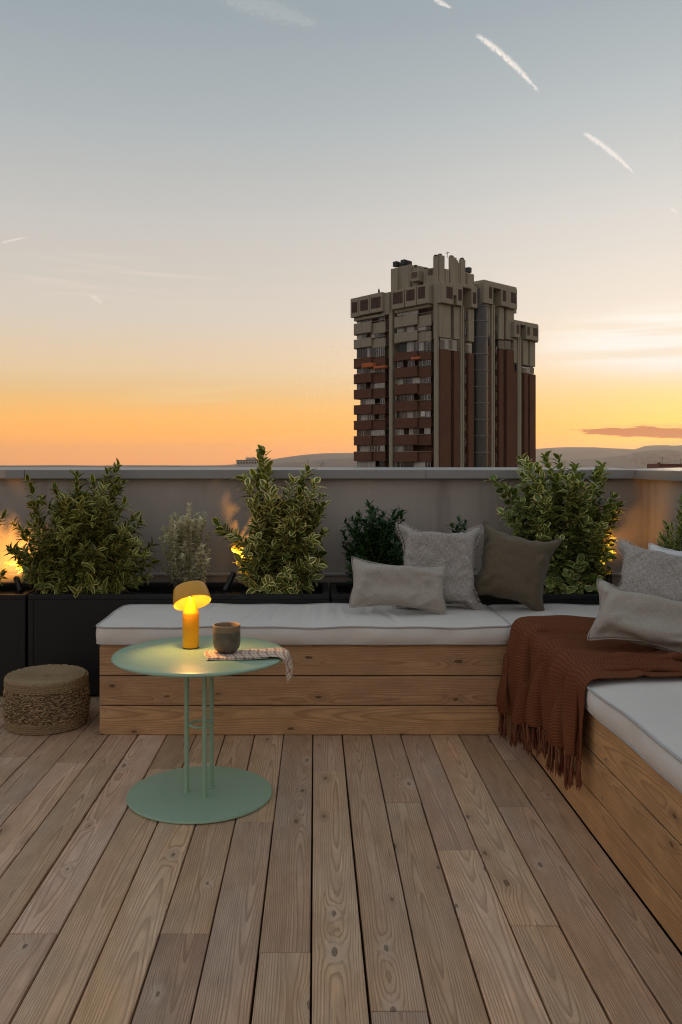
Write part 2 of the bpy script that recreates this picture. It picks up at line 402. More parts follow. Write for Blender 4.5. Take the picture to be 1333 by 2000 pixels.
M['cushion'] = fabric('off_white_canvas', lin(212, 207, 201), lin(226, 221, 215), 700, 0.9, 0.12, heather=0.5, use_uv=False)
M['piping'] = fabric('cushion_piping', lin(170, 167, 166), lin(190, 187, 186), 700, 0.9, 0.1, use_uv=False)
M['linen_light'] = fabric('stone_linen', lin(162, 155, 145), lin(182, 175, 164), 500, 0.92, 0.3)
M['linen_grey'] = fabric('heathered_grey_linen', lin(132, 126, 120), lin(190, 184, 178), 560, 0.95, 0.6, heather=0.25, dist=0.0010)
M['linen_brown'] = fabric('taupe_linen', lin(94, 84, 68), lin(112, 101, 83), 500, 0.92, 0.3)
M['linen_white'] = fabric('white_linen', lin(214, 214, 216), lin(228, 228, 230), 190, 0.92, 0.2)
M['fray'] = simple('frayed_linen_thread', lin(206, 200, 194), 0.95)

def knit():
    m, g = new_mat('rust_knit'); x, y, z = g.sep(g.coord('UV'))
    # u along the hem, v down the throw: herringbone-like rib
    sx = g.m('SINE', g.m('MULTIPLY', x, 640.0)); sy = g.m('SINE', g.m('ADD', g.m('MULTIPLY', y, 760.0), g.m('MULTIPLY', sx, 0.9)))
    k = g.m('MULTIPLY', g.m('ADD', g.m('MULTIPLY', sx, sy), 1.0), 0.5)
    f = g.noise(g.xyz(g.m('MULTIPLY', x, 420.0), g.m('MULTIPLY', y, 420.0), 0.0), 1.0, 3.0, 0.6)
    c = g.mix(k, lin(92, 55, 37), lin(134, 84, 59)); c = g.mix(1.0, c, g.mix(f, (0.72,)*3+(1,), (1.25,)*3+(1,)), 'MULTIPLY')
    g.out(g.bsdf(c, 0.95, g.bump(g.m('ADD', k, g.m('MULTIPLY', f, 0.6)), 0.6, 0.002), spec=0.05)); return m
M['knit'] = knit()
M['tassel'] = simple('rust_wool_tassel', lin(120, 72, 49), 0.95, nscale=300, namt=0.3)

def plaid():
    m, g = new_mat('checked_cotton'); x, y, z = g.sep(g.coord('UV'))
    def stripes(t, per):
        f = g.m('FRACT', g.m('MULTIPLY', t, per))
        a = g.m('MULTIPLY', g.ss(0.04, 0.07, f), g.ss(0.40, 0.37, f)); b = g.m('MULTIPLY', g.ss(0.60, 0.62, f), g.ss(0.84, 0.82, f))
        return a, b
    ax, bx = stripes(x, 9.5); ay, by = stripes(y, 9.5)
    base = lin(238, 228, 214)
    c = g.mix(g.m('MULTIPLY', ax, 0.55), base, lin(150, 80, 54)); c = g.mix(g.m('MULTIPLY', ay, 0.5), c, lin(150, 80, 54))
    c = g.mix(g.m('MULTIPLY', bx, 0.45), c, lin(206, 150, 104)); c = g.mix(g.m('MULTIPLY', by, 0.45), c, lin(206, 150, 104))
    n = g.noise(g.xyz(x, y, 0.0), 900.0, 2.0)
    c = g.mix(1.0, c, g.mix(n, (0.85,)*3+(1,), (1.12,)*3+(1,)), 'MULTIPLY')
    g.out(g.bsdf(c, 0.95, g.bump(n, 0.3, 0.0006), spec=0.1)); return m
M['plaid'] = plaid()

def ceramic():
    m, g = new_mat('speckled_stoneware'); co = g.coord('Object'); x, y, z = g.sep(co)
    n = g.noise(co, 40.0, 4.0, 0.6); sp = g.noise(co, 420.0, 2.0, 0.5)
    band = g.ss(0.066, 0.072, g.m('ADD', z, g.m('MULTIPLY', n, 0.006)))
    c = g.mix(g.ss(0.3, 0.7, n), lin(86, 80, 69), lin(104, 97, 83))
    c = g.mix(band, c, lin(132, 110, 84)); c = g.mix(g.ss(0.083, 0.085, z), c, lin(168, 140, 108))
    c = g.mix(g.m('MULTIPLY', g.ss(0.62, 0.70, sp), 0.6), c, lin(58, 50, 42))
    g.out(g.bsdf(c, 0.42, g.bump(n, 0.1, 0.002), spec=0.4)); return m
M['mug'] = ceramic()

def straw(name, a, b):
    m, g = new_mat(name); co = g.coord('Object')
    n = g.noise(co, 110.0, 3.0, 0.6); isl = g.n('ShaderNodeNewGeometry').outputs['Random Per Island']
    c = g.mix(g.m('MULTIPLY', g.m('ADD', n, isl), 0.5), a, b)
    g.out(g.bsdf(c, 0.85, g.bump(g.noise(co, 700.0, 2.0), 0.3, 0.001), spec=0.2)); return m
M['straw'] = straw('seagrass_weave', lin(84, 66, 46), lin(196, 168, 130))
M['straw_fine'] = straw('fine_coiled_seagrass', lin(106, 88, 64), lin(178, 154, 120))

def leafmat(name, inner1, inner2, margin, m0=0.55, m1=0.8, rough=0.38, trans=0.25, vein=0.0):
    m, g = new_mat(name); x, y, z = g.sep(g.coord('UV'))
    isl = g.n('ShaderNodeNewGeometry').outputs['Random Per Island']
    i2 = g.m('FRACT', g.m('MULTIPLY', isl, 37.7)); i3 = g.m('FRACT', g.m('MULTIPLY', isl, 91.3))
    e = g.m('ABSOLUTE', g.m('SUBTRACT', g.m('MULTIPLY', x, 2.0), 1.0))
    tip = g.m('MAXIMUM', g.ss(0.72, 1.05, y), g.ss(0.10, -0.1, y))
    e = g.m('MAXIMUM', e, tip)
    nz = g.noise(g.xyz(g.m('MULTIPLY', x, 3.0), g.m('MULTIPLY', y, 6.0), g.m('MULTIPLY', isl, 50.0)), 1.0, 3.0, 0.6)
    e = g.m('ADD', e, g.m('MULTIPLY', g.m('SUBTRACT', nz, 0.5), 0.55))
    e = g.m('ADD', e, g.m('MULTIPLY', g.m('SUBTRACT', i2, 0.5), 0.35))
    mg = g.ss(m0, m1, e)
    col = g.mix(i3, inner1, inner2)
    rib = g.ss(0.10, 0.02, g.m('ABSOLUTE', g.m('SUBTRACT', x, 0.5)))
    col = g.mix(g.m('MULTIPLY', rib, 0.35), col, g.mix(0.5, inner2, margin))
    col = g.mix(mg, col, margin)
    tone = g.m('ADD', 0.75, g.m('MULTIPLY', isl, 0.5))
    col = g.mix(1.0, col, g.xyz(tone, tone, tone), 'MULTIPLY')
    p = g.bsdf(col, rough, g.bump(nz, 0.15, 0.002), spec=0.4)
    t = g.n('ShaderNodeBsdfTranslucent'); g.put(t.inputs[0], g.mix(1.0, col, (1.1, 1.1, 0.6, 1), 'MULTIPLY'))
    ms = g.n('ShaderNodeMixShader'); ms.inputs[0].default_value = trans
    g.nt.links.new(p, ms.inputs[1]); g.nt.links.new(t.outputs[0], ms.inputs[2]); g.out(ms.outputs[0]); return m
M['leaf_priv'] = leafmat('narrow_gold_edged_leaf', lin(44, 66, 26), lin(86, 104, 44), lin(204, 192, 104), 0.55, 0.85, 0.35, 0.2)
M['leaf_euo'] = leafmat('cream_edged_leaf', lin(56, 80, 30), lin(114, 128, 50), lin(240, 226, 148), 0.64, 0.80, 0.33, 0.2)
M['leaf_round'] = leafmat('pale_edged_round_leaf', lin(68, 100, 48), lin(124, 144, 72), lin(232, 222, 142), 0.70, 0.86, 0.35, 0.2)
M['leaf_dark'] = leafmat('dark_glossy_leaf', lin(36, 66, 32), lin(62, 98, 48), lin(66, 104, 50), 0.9, 1.4, 0.3, 0.15)
M['leaf_silver'] = leafmat('silvery_small_leaf', lin(178, 174, 142), lin(206, 200, 170), lin(246, 240, 218), 0.45, 0.8, 0.6, 0.3)
M['stem'] = simple('green_brown_stem', lin(104, 96, 58), 0.7, nscale=60, namt=0.3)
M['twig'] = simple('grey_twig', lin(96, 86, 72), 0.8, nscale=60, namt=0.3)

def lampmats():
    m, g = new_mat('amber_lamp_plastic'); co = g.coord('Object')
    n = g.noise(co, 25.0, 3.0)
    c = g.mix(n, lin(240, 166, 16), lin(244, 174, 26))
    g.out(g.bsdf(c, 0.38, None, spec=0.45)); M['amber'] = m
    m, g = new_mat('ochre_lamp_shade'); n = g.noise(g.coord('Object'), 25.0, 3.0)
    c = g.mix(n, lin(240, 180, 70), lin(244, 188, 80))
    p = g.bsdf(c, 0.22, None, spec=0.5); t = g.n('ShaderNodeBsdfTranslucent'); g.put(t.inputs[0], (0.85, 0.5, 0.12, 1))
    ms = g.n('ShaderNodeMixShader'); ms.inputs[0].default_value = 0.22
    g.nt.links.new(p, ms.inputs[1]); g.nt.links.new(t.outputs[0], ms.inputs[2]); g.out(ms.outputs[0]); M['shade'] = m
    m, g = new_mat('pale_lamp_lining'); n = g.noise(g.coord('Object'), 25.0, 3.0)
    g.out(g.bsdf(g.mix(n, lin(250, 216, 120), lin(253, 222, 130)), 0.6)); M['lining'] = m
    m, g = new_mat('lamp_led'); e = g.n('ShaderNodeEmission'); e.inputs[0].default_value = (1.0, 0.62, 0.16, 1); e.inputs[1].default_value = 6.0
    g.out(e.outputs[0]); M['led'] = m
lampmats()

# far things
def bricky():
    m, g = new_mat('brown_facade_brick'); co = g.coord('Object'); x, y, z = g.sep(co)
    n = g.noise(co, 0.35, 4.0, 0.6); f = g.noise(g.xyz(x, y, g.m('MULTIPLY', z, 6.0)), 2.2, 3.0, 0.7)
    c = g.mix(n, lin(98, 68, 54), lin(114, 80, 64)); c = g.mix(1.0, c, g.mix(f, (0.8,)*3+(1,), (1.2,)*3+(1,)), 'MULTIPLY')
    g.out(g.bsdf(c, 0.9, g.bump(f, 0.3, 0.05), spec=0.2)); return m
M['brick'] = bricky()
def conc(name, a, b):
    m, g = new_mat(name); co = g.coord('Object'); x, y, z = g.sep(co)
    n = g.noise(co, 0.5, 5.0, 0.6); st = g.noise(g.xyz(g.m('MULTIPLY', x, 1.5), g.m('MULTIPLY', y, 1.5), g.m('MULTIPLY', z, 0.1)), 1.0, 4.0, 0.6)
    c = g.mix(n, a, b); c = g.mix(g.m('MULTIPLY', g.ss(0.5, 0.75, st), 0.4), c, lin(110, 100, 84))
    g.out(g.bsdf(c, 0.9, None, spec=0.2)); return m
M['concrete'] = conc('beige_concrete', lin(156, 146, 126), lin(170, 160, 140))
M['louvre'] = simple('brown_louvre', lin(84, 62, 52), 0.8, nscale=2, namt=0.2)
M['glass'] = simple('dark_window_glass', (0.02, 0.024, 0.028, 1), 0.08, nscale=0.4, namt=0.5, spec=0.6)
M['curtain'] = simple('pale_curtained_glass', lin(160, 157, 150), 0.4, nscale=1.5, namt=0.4)
M['white_frame'] = simple('pale_window_frame', lin(206, 200, 192), 0.6, nscale=3)
M['shutter'] = simple('grey_blind', lin(176, 172, 164), 0.7, nscale=2)
M['awning'] = simple('orange_awning_cloth', lin(196, 110, 66), 0.9, nscale=3)
M['tubeglass'] = simple('smoked_stair_glass', (0.045, 0.05, 0.052, 1), 0.25, nscale=0.6, namt=0.3)
M['greymetal'] = simple('grey_far_metal', (0.16, 0.165, 0.17, 1), 0.5, nscale=1)
M['darkmetal'] = simple('dark_far_metal', (0.03, 0.035, 0.035, 1), 0.6, nscale=2)
M['village'] = simple('far_house_render', lin(128, 116, 108), 0.9, nscale=0.1)
M['farwhite'] = simple('pale_far_render', lin(196, 186, 176), 0.9, nscale=0.1)
M['farroof'] = simple('brown_far_roof', lin(120, 74, 60), 0.9, nscale=0.4)
M['hill'] = simple('wooded_hill', (0.065, 0.052, 0.05, 1), 0.95, nscale=0.002, namt=0.4)
M['plain'] = simple('far_plain', (0.10, 0.09, 0.075, 1), 0.95, nscale=0.003, namt=0.5)

# ------------------------------------------------------------------ the roof we stand on
o = build('roof_slab', MB().box((-9, -6, -30), (1.95, 4.62, -0.075)), M['slab']); o['kind'] = 'structure'
o['label'] = 'concrete roof under the deck'

def plank_mesh(w, L, t, b=0.0022):
    hw = w/2; pr = [(-hw, -t), (-hw, -b), (-hw+b*0.35, -b*0.35), (-hw+b, 0), (hw-b, 0), (hw-b*0.35, -b*0.35), (hw, -b), (hw, -t)]
    n = len(pr); v = []; e = 0.0012
    for y, s in ((-L/2, e), (-L/2+e, 0), (L/2-e, 0), (L/2, e)):
        v += [(x, y, z-(s if z > -b*1.5 else 0)) for x, z in pr]
    f = []
    for i in range(3):
        for k in range(n):
            f.append((i*n+k, i*n+(k+1) % n, (i+1)*n+(k+1) % n, (i+1)*n+k))
    f = [q[::-1] for q in f]
    f.append(tuple(range(n))); f.append(tuple(3*n+k for k in range(n))[::-1])
    return [Vector(p) for p in v], f
def plank(name, w, L, t, mat, parent, loc, axes=None, tilt=0.0):
    v, f = plank_mesh(w, L, t)
    o = obj(name, mesh(name, v, f, mat), parent)
    R = Matrix(axes).transposed() if axes else Matrix.Identity(3)
    if tilt: R = R @ Matrix.Rotation(tilt, 3, 'Y')
    q = root_loc(parent)
    o.matrix_basis = Matrix.Translation(Vector(loc)-q) @ R.to_4x4()
    return o

deck = build('deck', MB().box((-3.2, -1.8, -0.074), (1.63, 4.24, -0.034)), M['under']); deck['kind'] = 'structure'  # solid sheet below the planks, gap shade painted in as its colour
deck['label'] = 'weathered timber roof deck'
PITCH = 0.1132; X0 = -0.0089
joints = {}
for jx, jy in [(62,1824),(362,1823),(555,1861),(641,1506),(779,1975),(894,1661),(784,1567),(1005,1576),(470,1605),(195,1496),(18,1568),(28,1479),(320,1501),(372,1490)]:
    Y = F*H/(jy-PY); X = (jx-PX)/F*Y; joints.setdefault(math.floor((X-X0)/PITCH), []).append(Y)
rj = random.Random(11)
for row in range(-26, 7):
    js = sorted(joints.get(row, []))
    cuts = [-1.75]
    if not js: js = [rj.uniform(0.1, 1.4)] if row > -12 else [rj.uniform(0.2, 3.2)]
    first = js[0]
    while first - 1.9 > -1.4: first -= rj.uniform(1.5, 1.9); cuts.append(first)
    cuts = sorted(cuts + js)
    while 4.2-cuts[-1] > 2.6: cuts.append(cuts[-1]+rj.uniform(1.6, 2.4))
    cuts.append(4.2)
    for a, b in zip(cuts[:-1], cuts[1:]):
        w = PITCH-rj.choice([0.0035, 0.004, 0.005, 0.0055])+(0.004 if row == 6 else 0)
        plank('plank', w, b-a-0.0022, 0.03, M['deck'], deck,
              (X0+(row+0.5)*PITCH+rj.uniform(-0.0006, 0.0006)+(0.0018 if row == 6 else 0), (a+b)/2, rj.uniform(-0.0012, 0.0008)), None, rj.uniform(-0.006, 0.006))

# ------------------------------------------------------------------ parapet
WALL_Y = 4.25; WALL_X = 1.64
bw = build('parapet_wall', MB().box((-3.4, WALL_Y, -0.07), (WALL_X, WALL_Y+0.26, 0.985)), M['stucco'])
tag(bw, 'long grey stucco parapet wall behind the planters', 'wall')
rw = build('parapet_wall', MB().box((WALL_X, -1.8, -0.07), (WALL_X+0.26, WALL_Y+0.258, 0.983)), M['stucco'])
tag(rw, 'stucco parapet wall coming forward from the corner at the right edge', 'wall')
def coping_x(x0, x1, parent):
    y0, y1 = WALL_Y-0.045, WALL_Y+0.32
    pr = [(y0, 0.980), (y0, 1.021), (y0+0.004, 1.0235), (y1, 1.034), (y1, 0.98), (y1-0.004, 0.98), (y1-0.004, 1.026), (y0+0.004, 1.016), (y0+0.004, 0.980)]
    m = MB(); n = len(pr)
    m.add([(x0, y, z) for y, z in pr]+[(x1, y, z) for y, z in pr], [(k, (k+1) % n, n+(k+1) % n, n+k) for k in range(n)]+[tuple(range(n))[::-1], tuple(range(n, 2*n))])
    return build('coping', m, M['coping'], parent)
coping_x(-3.4, -1.45, bw); coping_x(-1.447, 0.55, bw); coping_x(0.553, WALL_X-0.048, bw)
m = MB(); x0, x1 = WALL_X-0.045, WALL_X+0.32
pr = [(x0, 0.978), (x0, 1.020), (x0+0.004, 1.0225), (x1, 1.033), (x1, 0.978)]
n = len(pr)
m.add([(x, -1.8, z) for x, z in pr]+[(x, WALL_Y+0.318, z) for x, z in pr], [(k, (k+1) % n, n+(k+1) % n, n+k) for k in range(n)]+[tuple(range(n))[::-1], tuple(range(n, 2*n))])
build('coping', m, M['coping'], rw)
mb = MB().box((WALL_X-0.052, WALL_Y-0.05, 0.976), (WALL_X-0.040, WALL_Y-0.0455, 1.0225)); build('joint_cover', mb, M['coping'], rw)
# skirting with a metal trim along the foot of the wall
build('skirting', MB().box((-3.4, WALL_Y-0.022, -0.03), (WALL_X-0.002, WALL_Y-0.0005, 0.492)), M['stucco'], bw)
build('trim', MB().rbox((-3.4, WALL_Y-0.034, 0.492), (WALL_X-0.002, WALL_Y-0.0005, 0.506), 0.003), M['flash'], bw)
build('trim', MB().rbox((WALL_X-0.034, -1.8, 0.492), (WALL_X-0.0005, WALL_Y-0.036, 0.506), 0.003), M['flash'], rw)

# ------------------------------------------------------------------ planters
def planter(label, x0, x1, y0, y1, h=0.463, t=0.028):
    r = thing('planter_box', label, 'planter', ((x0+x1)/2, (y0+y1)/2, 0), 'black planter boxes along the parapet')
    m = MB()
    m.rbox((x0, y0, 0.012), (x1, y0+0.004, h-0.004), 0.0015); m.rbox((x0, y1-0.004, 0.012), (x1, y1, h-0.004), 0.0015)
    m.rbox((x0, y0+0.0045, 0.012), (x0+0.004, y1-0.0045, h-0.004), 0.0015); m.rbox((x1-0.004, y0+0.0045, 0.012), (x1, y1-0.0045, h-0.004), 0.0015)
    build('shell', m, M['planter'], r)
    m = MB(); z0, z1 = h-0.022, h
    m.rbox((x0-0.002, y0-0.003, z0), (x1+0.002, y0+t, z1), 0.0025); m.rbox((x0-0.002, y1-t, z0), (x1+0.002, y1+0.003, z1), 0.0025)
    m.rbox((x0-0.002, y0+t+0.0005, z0), (x0+t, y1-t-0.0005, z1), 0.0025); m.rbox((x1-t, y0+t+0.0005, z0), (x1+0.002, y1-t-0.0005, z1), 0.0025)
    build('rim', m, M['planter'], r)
    for xx in (x0+0.012, x1-0.012):
        build('corner_post', MB().rbox((xx-0.012, y0-0.004, 0.0), (xx+0.012, y0-0.0005, h-0.023), 0.0015), M['planter'], r)
    # soil: a rough sheet
    nx = max(4, int((x1-x0)/0.035)); ny = max(4, int((y1-y0)/0.035)); v = []; f = []
    for j in range(ny+1):
        for i in range(nx+1):
            v.append((x0+0.005+(x1-x0-0.01)*i/nx, y0+0.005+(y1-y0-0.01)*j/ny, h-0.045+rng.uniform(-0.008, 0.008)))
    for j in range(ny):
        for i in range(nx): a = j*(nx+1)+i; f.append((a, a+1, a+nx+2, a+nx+1))
    mm = MB(); mm.add(v, f); build('soil', mm, M['soil'], r, True)
    return r
PY0, PY1 = 3.805, 4.205
planter('black planter box at the left edge of the photo', -2.68, -1.306, PY0, PY1)
planter('black planter box between the left seam and the middle of the bench', -1.294, 0.062, PY0, PY1)
planter('black planter box behind the cushions in the corner', 0.074, 1.30, PY0, PY1)
planter('black planter box along the right parapet wall', 1.335, 1.595, -0.4, 3.78)

# ------------------------------------------------------------------ benches
AX_BACK = ((0,0,-1), (1,0,0), (0,-1,0))      # board faces the viewer, runs left to right
AX_SIDE = ((0,0,1), (0,1,0), (-1,0,0))       # board faces left, runs front to back
AX_TOPX = ((0,-1,0), (1,0,0), (0,0,1))
BH = 0.1155; BY = 3.272; BX0, BX1 = -0.836, 0.786; TOP = 0.352
def screw(parent, p, axis):
    p = Vector(p); a = Vector(axis)
    build('screw', MB().tube([p, p+a*0.0022], [0.0034, 0.003], 8), M['screw'], parent)
b1 = thing('bench', 'long pine box bench against the rear planters', 'bench', ((BX0+BX1)/2, 3.53, 0), 'pine benches')
for k in range(3):
    plank('plank', BH-0.0046, BX1-BX0-0.001, 0.022, M['bench'], b1, ((BX0+BX1)/2, BY-rng.uniform(0, 0.0012), BH*(k+0.5)-0.0005), AX_BACK)
    plank('plank', BH-0.0046, 0.50, 0.022, M['bench'], b1, (BX0-0.0005, BY+0.025+0.25, BH*(k+0.5)), AX_SIDE)
    for sx in (BX0+0.03, -0.02, 0.26, BX1-0.06):
        screw(b1, (sx+rng.uniform(-0.01, 0.01), BY-0.0005, BH*(k+0.5)+rng.choice([-0.035, 0.035])), (0, -1, 0))
for k in range(5):
    plank('slat', 0.1035, 2.15, 0.010, M['bench'], b1, ((BX0+1.32)/2, BY+0.0535+k*0.106, TOP-0.0005), AX_TOPX)
build('frame', MB().box((BX0+0.03, BY+0.03, 0.01), (1.30, 3.79, 0.338)), M['under'], b1)
b2 = thing('bench', 'pine box bench running toward the camera on the right', 'bench', (1.05, 1.6, 0), 'pine benches')
YA, YB = -0.35, 3.246
for k in range(3):
    plank('plank', BH-0.0046, YB-YA-0.001 if k != 1 else YB-0.6, 0.022, M['bench'], b2, (BX1+rng.uniform(0, 0.001), (YA+YB)/2 if k != 1 else (YB+0.6)/2, BH*(k+0.5)-0.0005), AX_SIDE)
    if k == 1: plank('plank', BH-0.0046, 0.95-0.002, 0.022, M['bench'], b2, (BX1, 0.6-0.476, BH*(k+0.5)-0.0005), AX_SIDE)
    for sy in (1.2, 1.75, 2.3):
        screw(b2, (BX1-0.0005, sy+rng.uniform(-0.02, 0.02), BH*(k+0.5)+rng.choice([-0.035, 0.035])), (-1, 0, 0))
for k in range(5):
    plank('slat', 0.1035, YB-YA+0.01, 0.010, M['bench'], b2, (BX1+0.053+k*0.106, (YA+YB)/2, TOP-0.0005), None)
build('frame', MB().box((BX1+0.03, YA, 0.01), (1.31, YB, 0.338)), M['under'], b2)

# ------------------------------------------------------------------ seat cushions
def cushion(label, x0, x1, y0, y1, z0, z1, creases=(), rc=0.035, seed=0, crown=0.012):
    r = thing('seat_cushion', label, 'cushion', ((x0+x1)/2, (y0+y1)/2, z0), 'off-white seat cushions')
    rs = np.random.default_rng(seed)
    st = 0.0085; nx = int((x1-x0)/st); ny = int((y1-y0)/st)
    us = np.linspace(x0, x1, nx+1); vs = np.linspace(y0, y1, ny+1)
    Xg, Yg = np.meshgrid(us, vs)
    cx, cy = (x0+x1)/2, (y0+y1)/2; ix, iy = (x1-x0)/2-rc, (y1-y0)/2-rc
    ax = np.clip(np.abs(Xg-cx)-ix, 0, None); ay = np.clip(np.abs(Yg-cy)-iy, 0, None)
    mx = np.maximum(ax, ay); hy = np.hypot(ax, ay); s = np.where(hy > 1e-9, mx/np.maximum(hy, 1e-9), 1)
    Xr = np.where(ax > 0, cx+np.sign(Xg-cx)*(ix+ax*s), Xg); Yr = np.where(ay > 0, cy+np.sign(Yg-cy)*(iy+ay*s), Yg)
    ph = rs.uniform(0, 6, 6)
    # edges wander a little, as sewn covers do
    wob = 0.0025*np.sin(Xr*7+ph[0])+0.002*np.sin(Xr*19+ph[1]); woby = 0.0025*np.sin(Yr*8+ph[2])+0.002*np.sin(Yr*17+ph[3])
    eX = np.clip(1-(ix+rc-np.abs(Xr-cx))/0.08, 0, 1); eY = np.clip(1-(iy+rc-np.abs(Yr-cy))/0.08, 0, 1)
    Yr = Yr+wob*eY; Xr = Xr+woby*eX
    dX = (ix+rc)-np.abs(Xg-cx); dY = (iy+rc)-np.abs(Yg-cy); dd = np.minimum(dX, dY)
    Z = z1+crown*(1-np.exp(-np.clip(dd, 0, None)/0.07))+0.0022*np.sin(Xr*11+Yr*3+ph[4])+0.0015*np.sin(Xr*23-Yr*9+ph[5])
    for (c0, sl, w, dep, ya, yb) in creases:
        q = (Xr-c0-sl*(Yr-cy)-0.012*np.sin((Yr-y0)*9+c0*30))/(w*1.6)
        Z += dep*(np.exp(-q*q)*-1.0+0.7*np.exp(-((q-1.9)/1.3)**2))*np.clip((Yr-ya)/0.05, 0, 1)*np.clip((yb-Yr)/0.06, 0, 1)*np.clip(dd/0.03, 0, 1)
    V = [tuple(p) for p in np.stack([Xr, Yr, Z], -1).reshape(-1, 3)]; Fc = []
    W1 = nx+1
    for j in range(ny):
        for i in range(nx): a = j*W1+i; Fc.append((a, a+1, a+W1+1, a+W1))
    loop = [i for i in range(nx)]+[j*W1+nx for j in range(ny)]+[ny*W1+nx-i for i in range(nx)]+[(ny-j)*W1 for j in range(ny)]
    L = len(loop); rings = [loop]; pts = np.array([V[i] for i in loop]); ctr = np.array([cx, cy, 0])
    nrm = np.zeros((L, 2))
    tg = np.roll(pts, -1, 0)-np.roll(pts, 1, 0); nrm[:, 0] = tg[:, 1]; nrm[:, 1] = -tg[:, 0]; nrm /= np.maximum(np.linalg.norm(nrm, axis=1), 1e-9)[:, None]
    k = np.arange(L)
    for fz, bulge in ((0.86, 0.005), (0.6, 0.009), (0.35, 0.008), (0.12, 0.004), (0.0, -0.002)):
        bb = bulge*(1+0.35*np.sin(k*0.13+ph[0])+0.25*np.sin(k*0.31+ph[1]))
        q = pts.copy(); q[:, 0] += nrm[:, 0]*bb; q[:, 1] += nrm[:, 1]*bb; q[:, 2] = z0+(pts[:, 2]-z0)*fz
        b0 = len(V); V += [tuple(p) for p in q]; rings.append(list(range(b0, b0+L)))
    for a, b in zip(rings[:-1], rings[1:]):
        for i in range(L): Fc.append((a[(i+1) % L], a[i], b[i], b[(i+1) % L]))
    Fc.append(tuple(rings[-1])[::-1])
    m = MB(); m.add(V, Fc); build('cover', m, M['cushion'], r, True, 50)
    m = MB(); step = 1
    top = pts.copy(); top[:, :2] += nrm*0.003; top[:, 2] += 0.0005
    m.tube([tuple(p) for p in top[::step]], 0.0036, 6, closed=True); build('piping', m, M['piping'], r, True)
    m = MB(); bot = pts.copy(); bot[:, :2] += nrm*0.002; bot[:, 2] = z0+0.0042
    m.tube([tuple(p) for p in bot[::step]], 0.0036, 6, closed=True); build('piping', m, M['piping'], r, True)
    return r
CZ0, CZ1 = TOP+0.001, 0.421
cr = [(-0.26, 0.10, 0.007, 0.008, 3.31, 3.72), (-0.17, 0.13, 0.006, 0.008, 3.36, 3.78), (-0.06, 0.0, 0.006, 0.007, 3.36, 3.74), (0.02, 0.14, 0.007, 0.008, 3.34, 3.77),
      (0.10, -0.06, 0.006, 0.007, 3.33, 3.7), (-0.47, 0.10, 0.008, 0.007, 3.5, 3.78), (0.2, 0.2, 0.008, 0.007, 3.45, 3.78), (-0.12, 0.3, 0.005, 0.002, 3.40, 3.66), (0.30, -0.15, 0.007, 0.007, 3.3, 3.6)]
cushion('long off-white seat cushion on the rear bench', -0.849, 0.758, 3.258, 3.785, CZ0, CZ1, cr, seed=1)
cushion('off-white seat cushion in the bench corner under the taupe pillow', 0.773, 1.315, 3.268, 3.788, CZ0, CZ1-0.003, (), seed=2)
cushion('off-white seat cushion on the right bench, partly under the rust throw', 0.776, 1.318, 1.12, 3.252, CZ0, CZ1, [(1.05, 0.5, 0.012, 0.003, 1.6, 2.4)], seed=3)
cushion('off-white seat cushion at the near end of the right bench', 0.776, 1.318, -0.35, 1.108, CZ0, CZ1, (), seed=4)

# ------------------------------------------------------------------ brutalist apartment tower
TC, TS = math.cos(math.radians(42)), math.sin(math.radians(42))
TY = 150.0; TX = (853-PX)/F*TY; GZ = -30.0
tower = thing('apartment_tower', 'tall brown brick and beige concrete apartment tower beyond the parapet', 'building', (TX, TY, GZ), None, math.radians(42))
def tl(px, o):          # left facade: distance from the near corner, o metres proud of the facade plane
    q = (px-PX)/F; return (TX-TC*o-q*(TY-TS*o))/(TS+TC*q)
def tr(px, o):
    q = (px-PX)/F; return (q*(TY-TC*o)-TX-TS*o)/(TC-TS*q)
def tz(face, s, o, py):
    Y = TY-TS*o+TC*s if face == 'L' else TY-TC*o+TS*s
    return H+(PY-py)/F*Y-GZ
def fx(face, px0, px1, py0, py1, o, depth):
    """box in the tower's own axes from photograph pixels; heights are taken at the middle of the piece"""
    if face == 'L':
        s1, s0 = tl(px0, o), tl(px1, o); sm = (s0+s1)/2
        return (-o, s0, tz('L', sm, o, py1)), (-o+depth, s1, tz('L', sm, o, py0))
    s0, s1 = tr(px0, o), tr(px1, o); sm = (s0+s1)/2
    return (s0, -o, tz('R', sm, o, py1)), (s1, -o+depth, tz('R', sm, o, py0))
def tb(name, face, px0, px1, py0, py1, o, depth, mat, parent=None, r=0.06):
    a, b = fx(face, px0, px1, py0, py1, o, depth)
    ob = build(name, MB().rbox(a, b, r), mat, parent or tower, local=True); return ob
BOT = 1235    # below the parapet's edge: the tower goes on down to its street
c6 = lambda x, y: (660+x/6.665, 470+y/6.665)
c7 = lambda x, y: (840+x/6.06, 490+y/6.06)
c9 = lambda x, y: (840+x/5.796, 680+y/5.796)
def r6(name, face, x0, x1, y0, y1, o, d, mat, parent=None, r=0.06):
    (a, b), (c, e) = c6(x0, y0), c6(x1, y1); return tb(name, face, a, c, b, e, o, d, mat, parent, r)
def r7(name, face, x0, x1, y0, y1, o, d, mat, parent=None, r=0.06):
    (a, b), (c, e) = c7(x0, y0), c7(x1, y1); return tb(name, face, a, c, b, e, o, d, mat, parent, r)
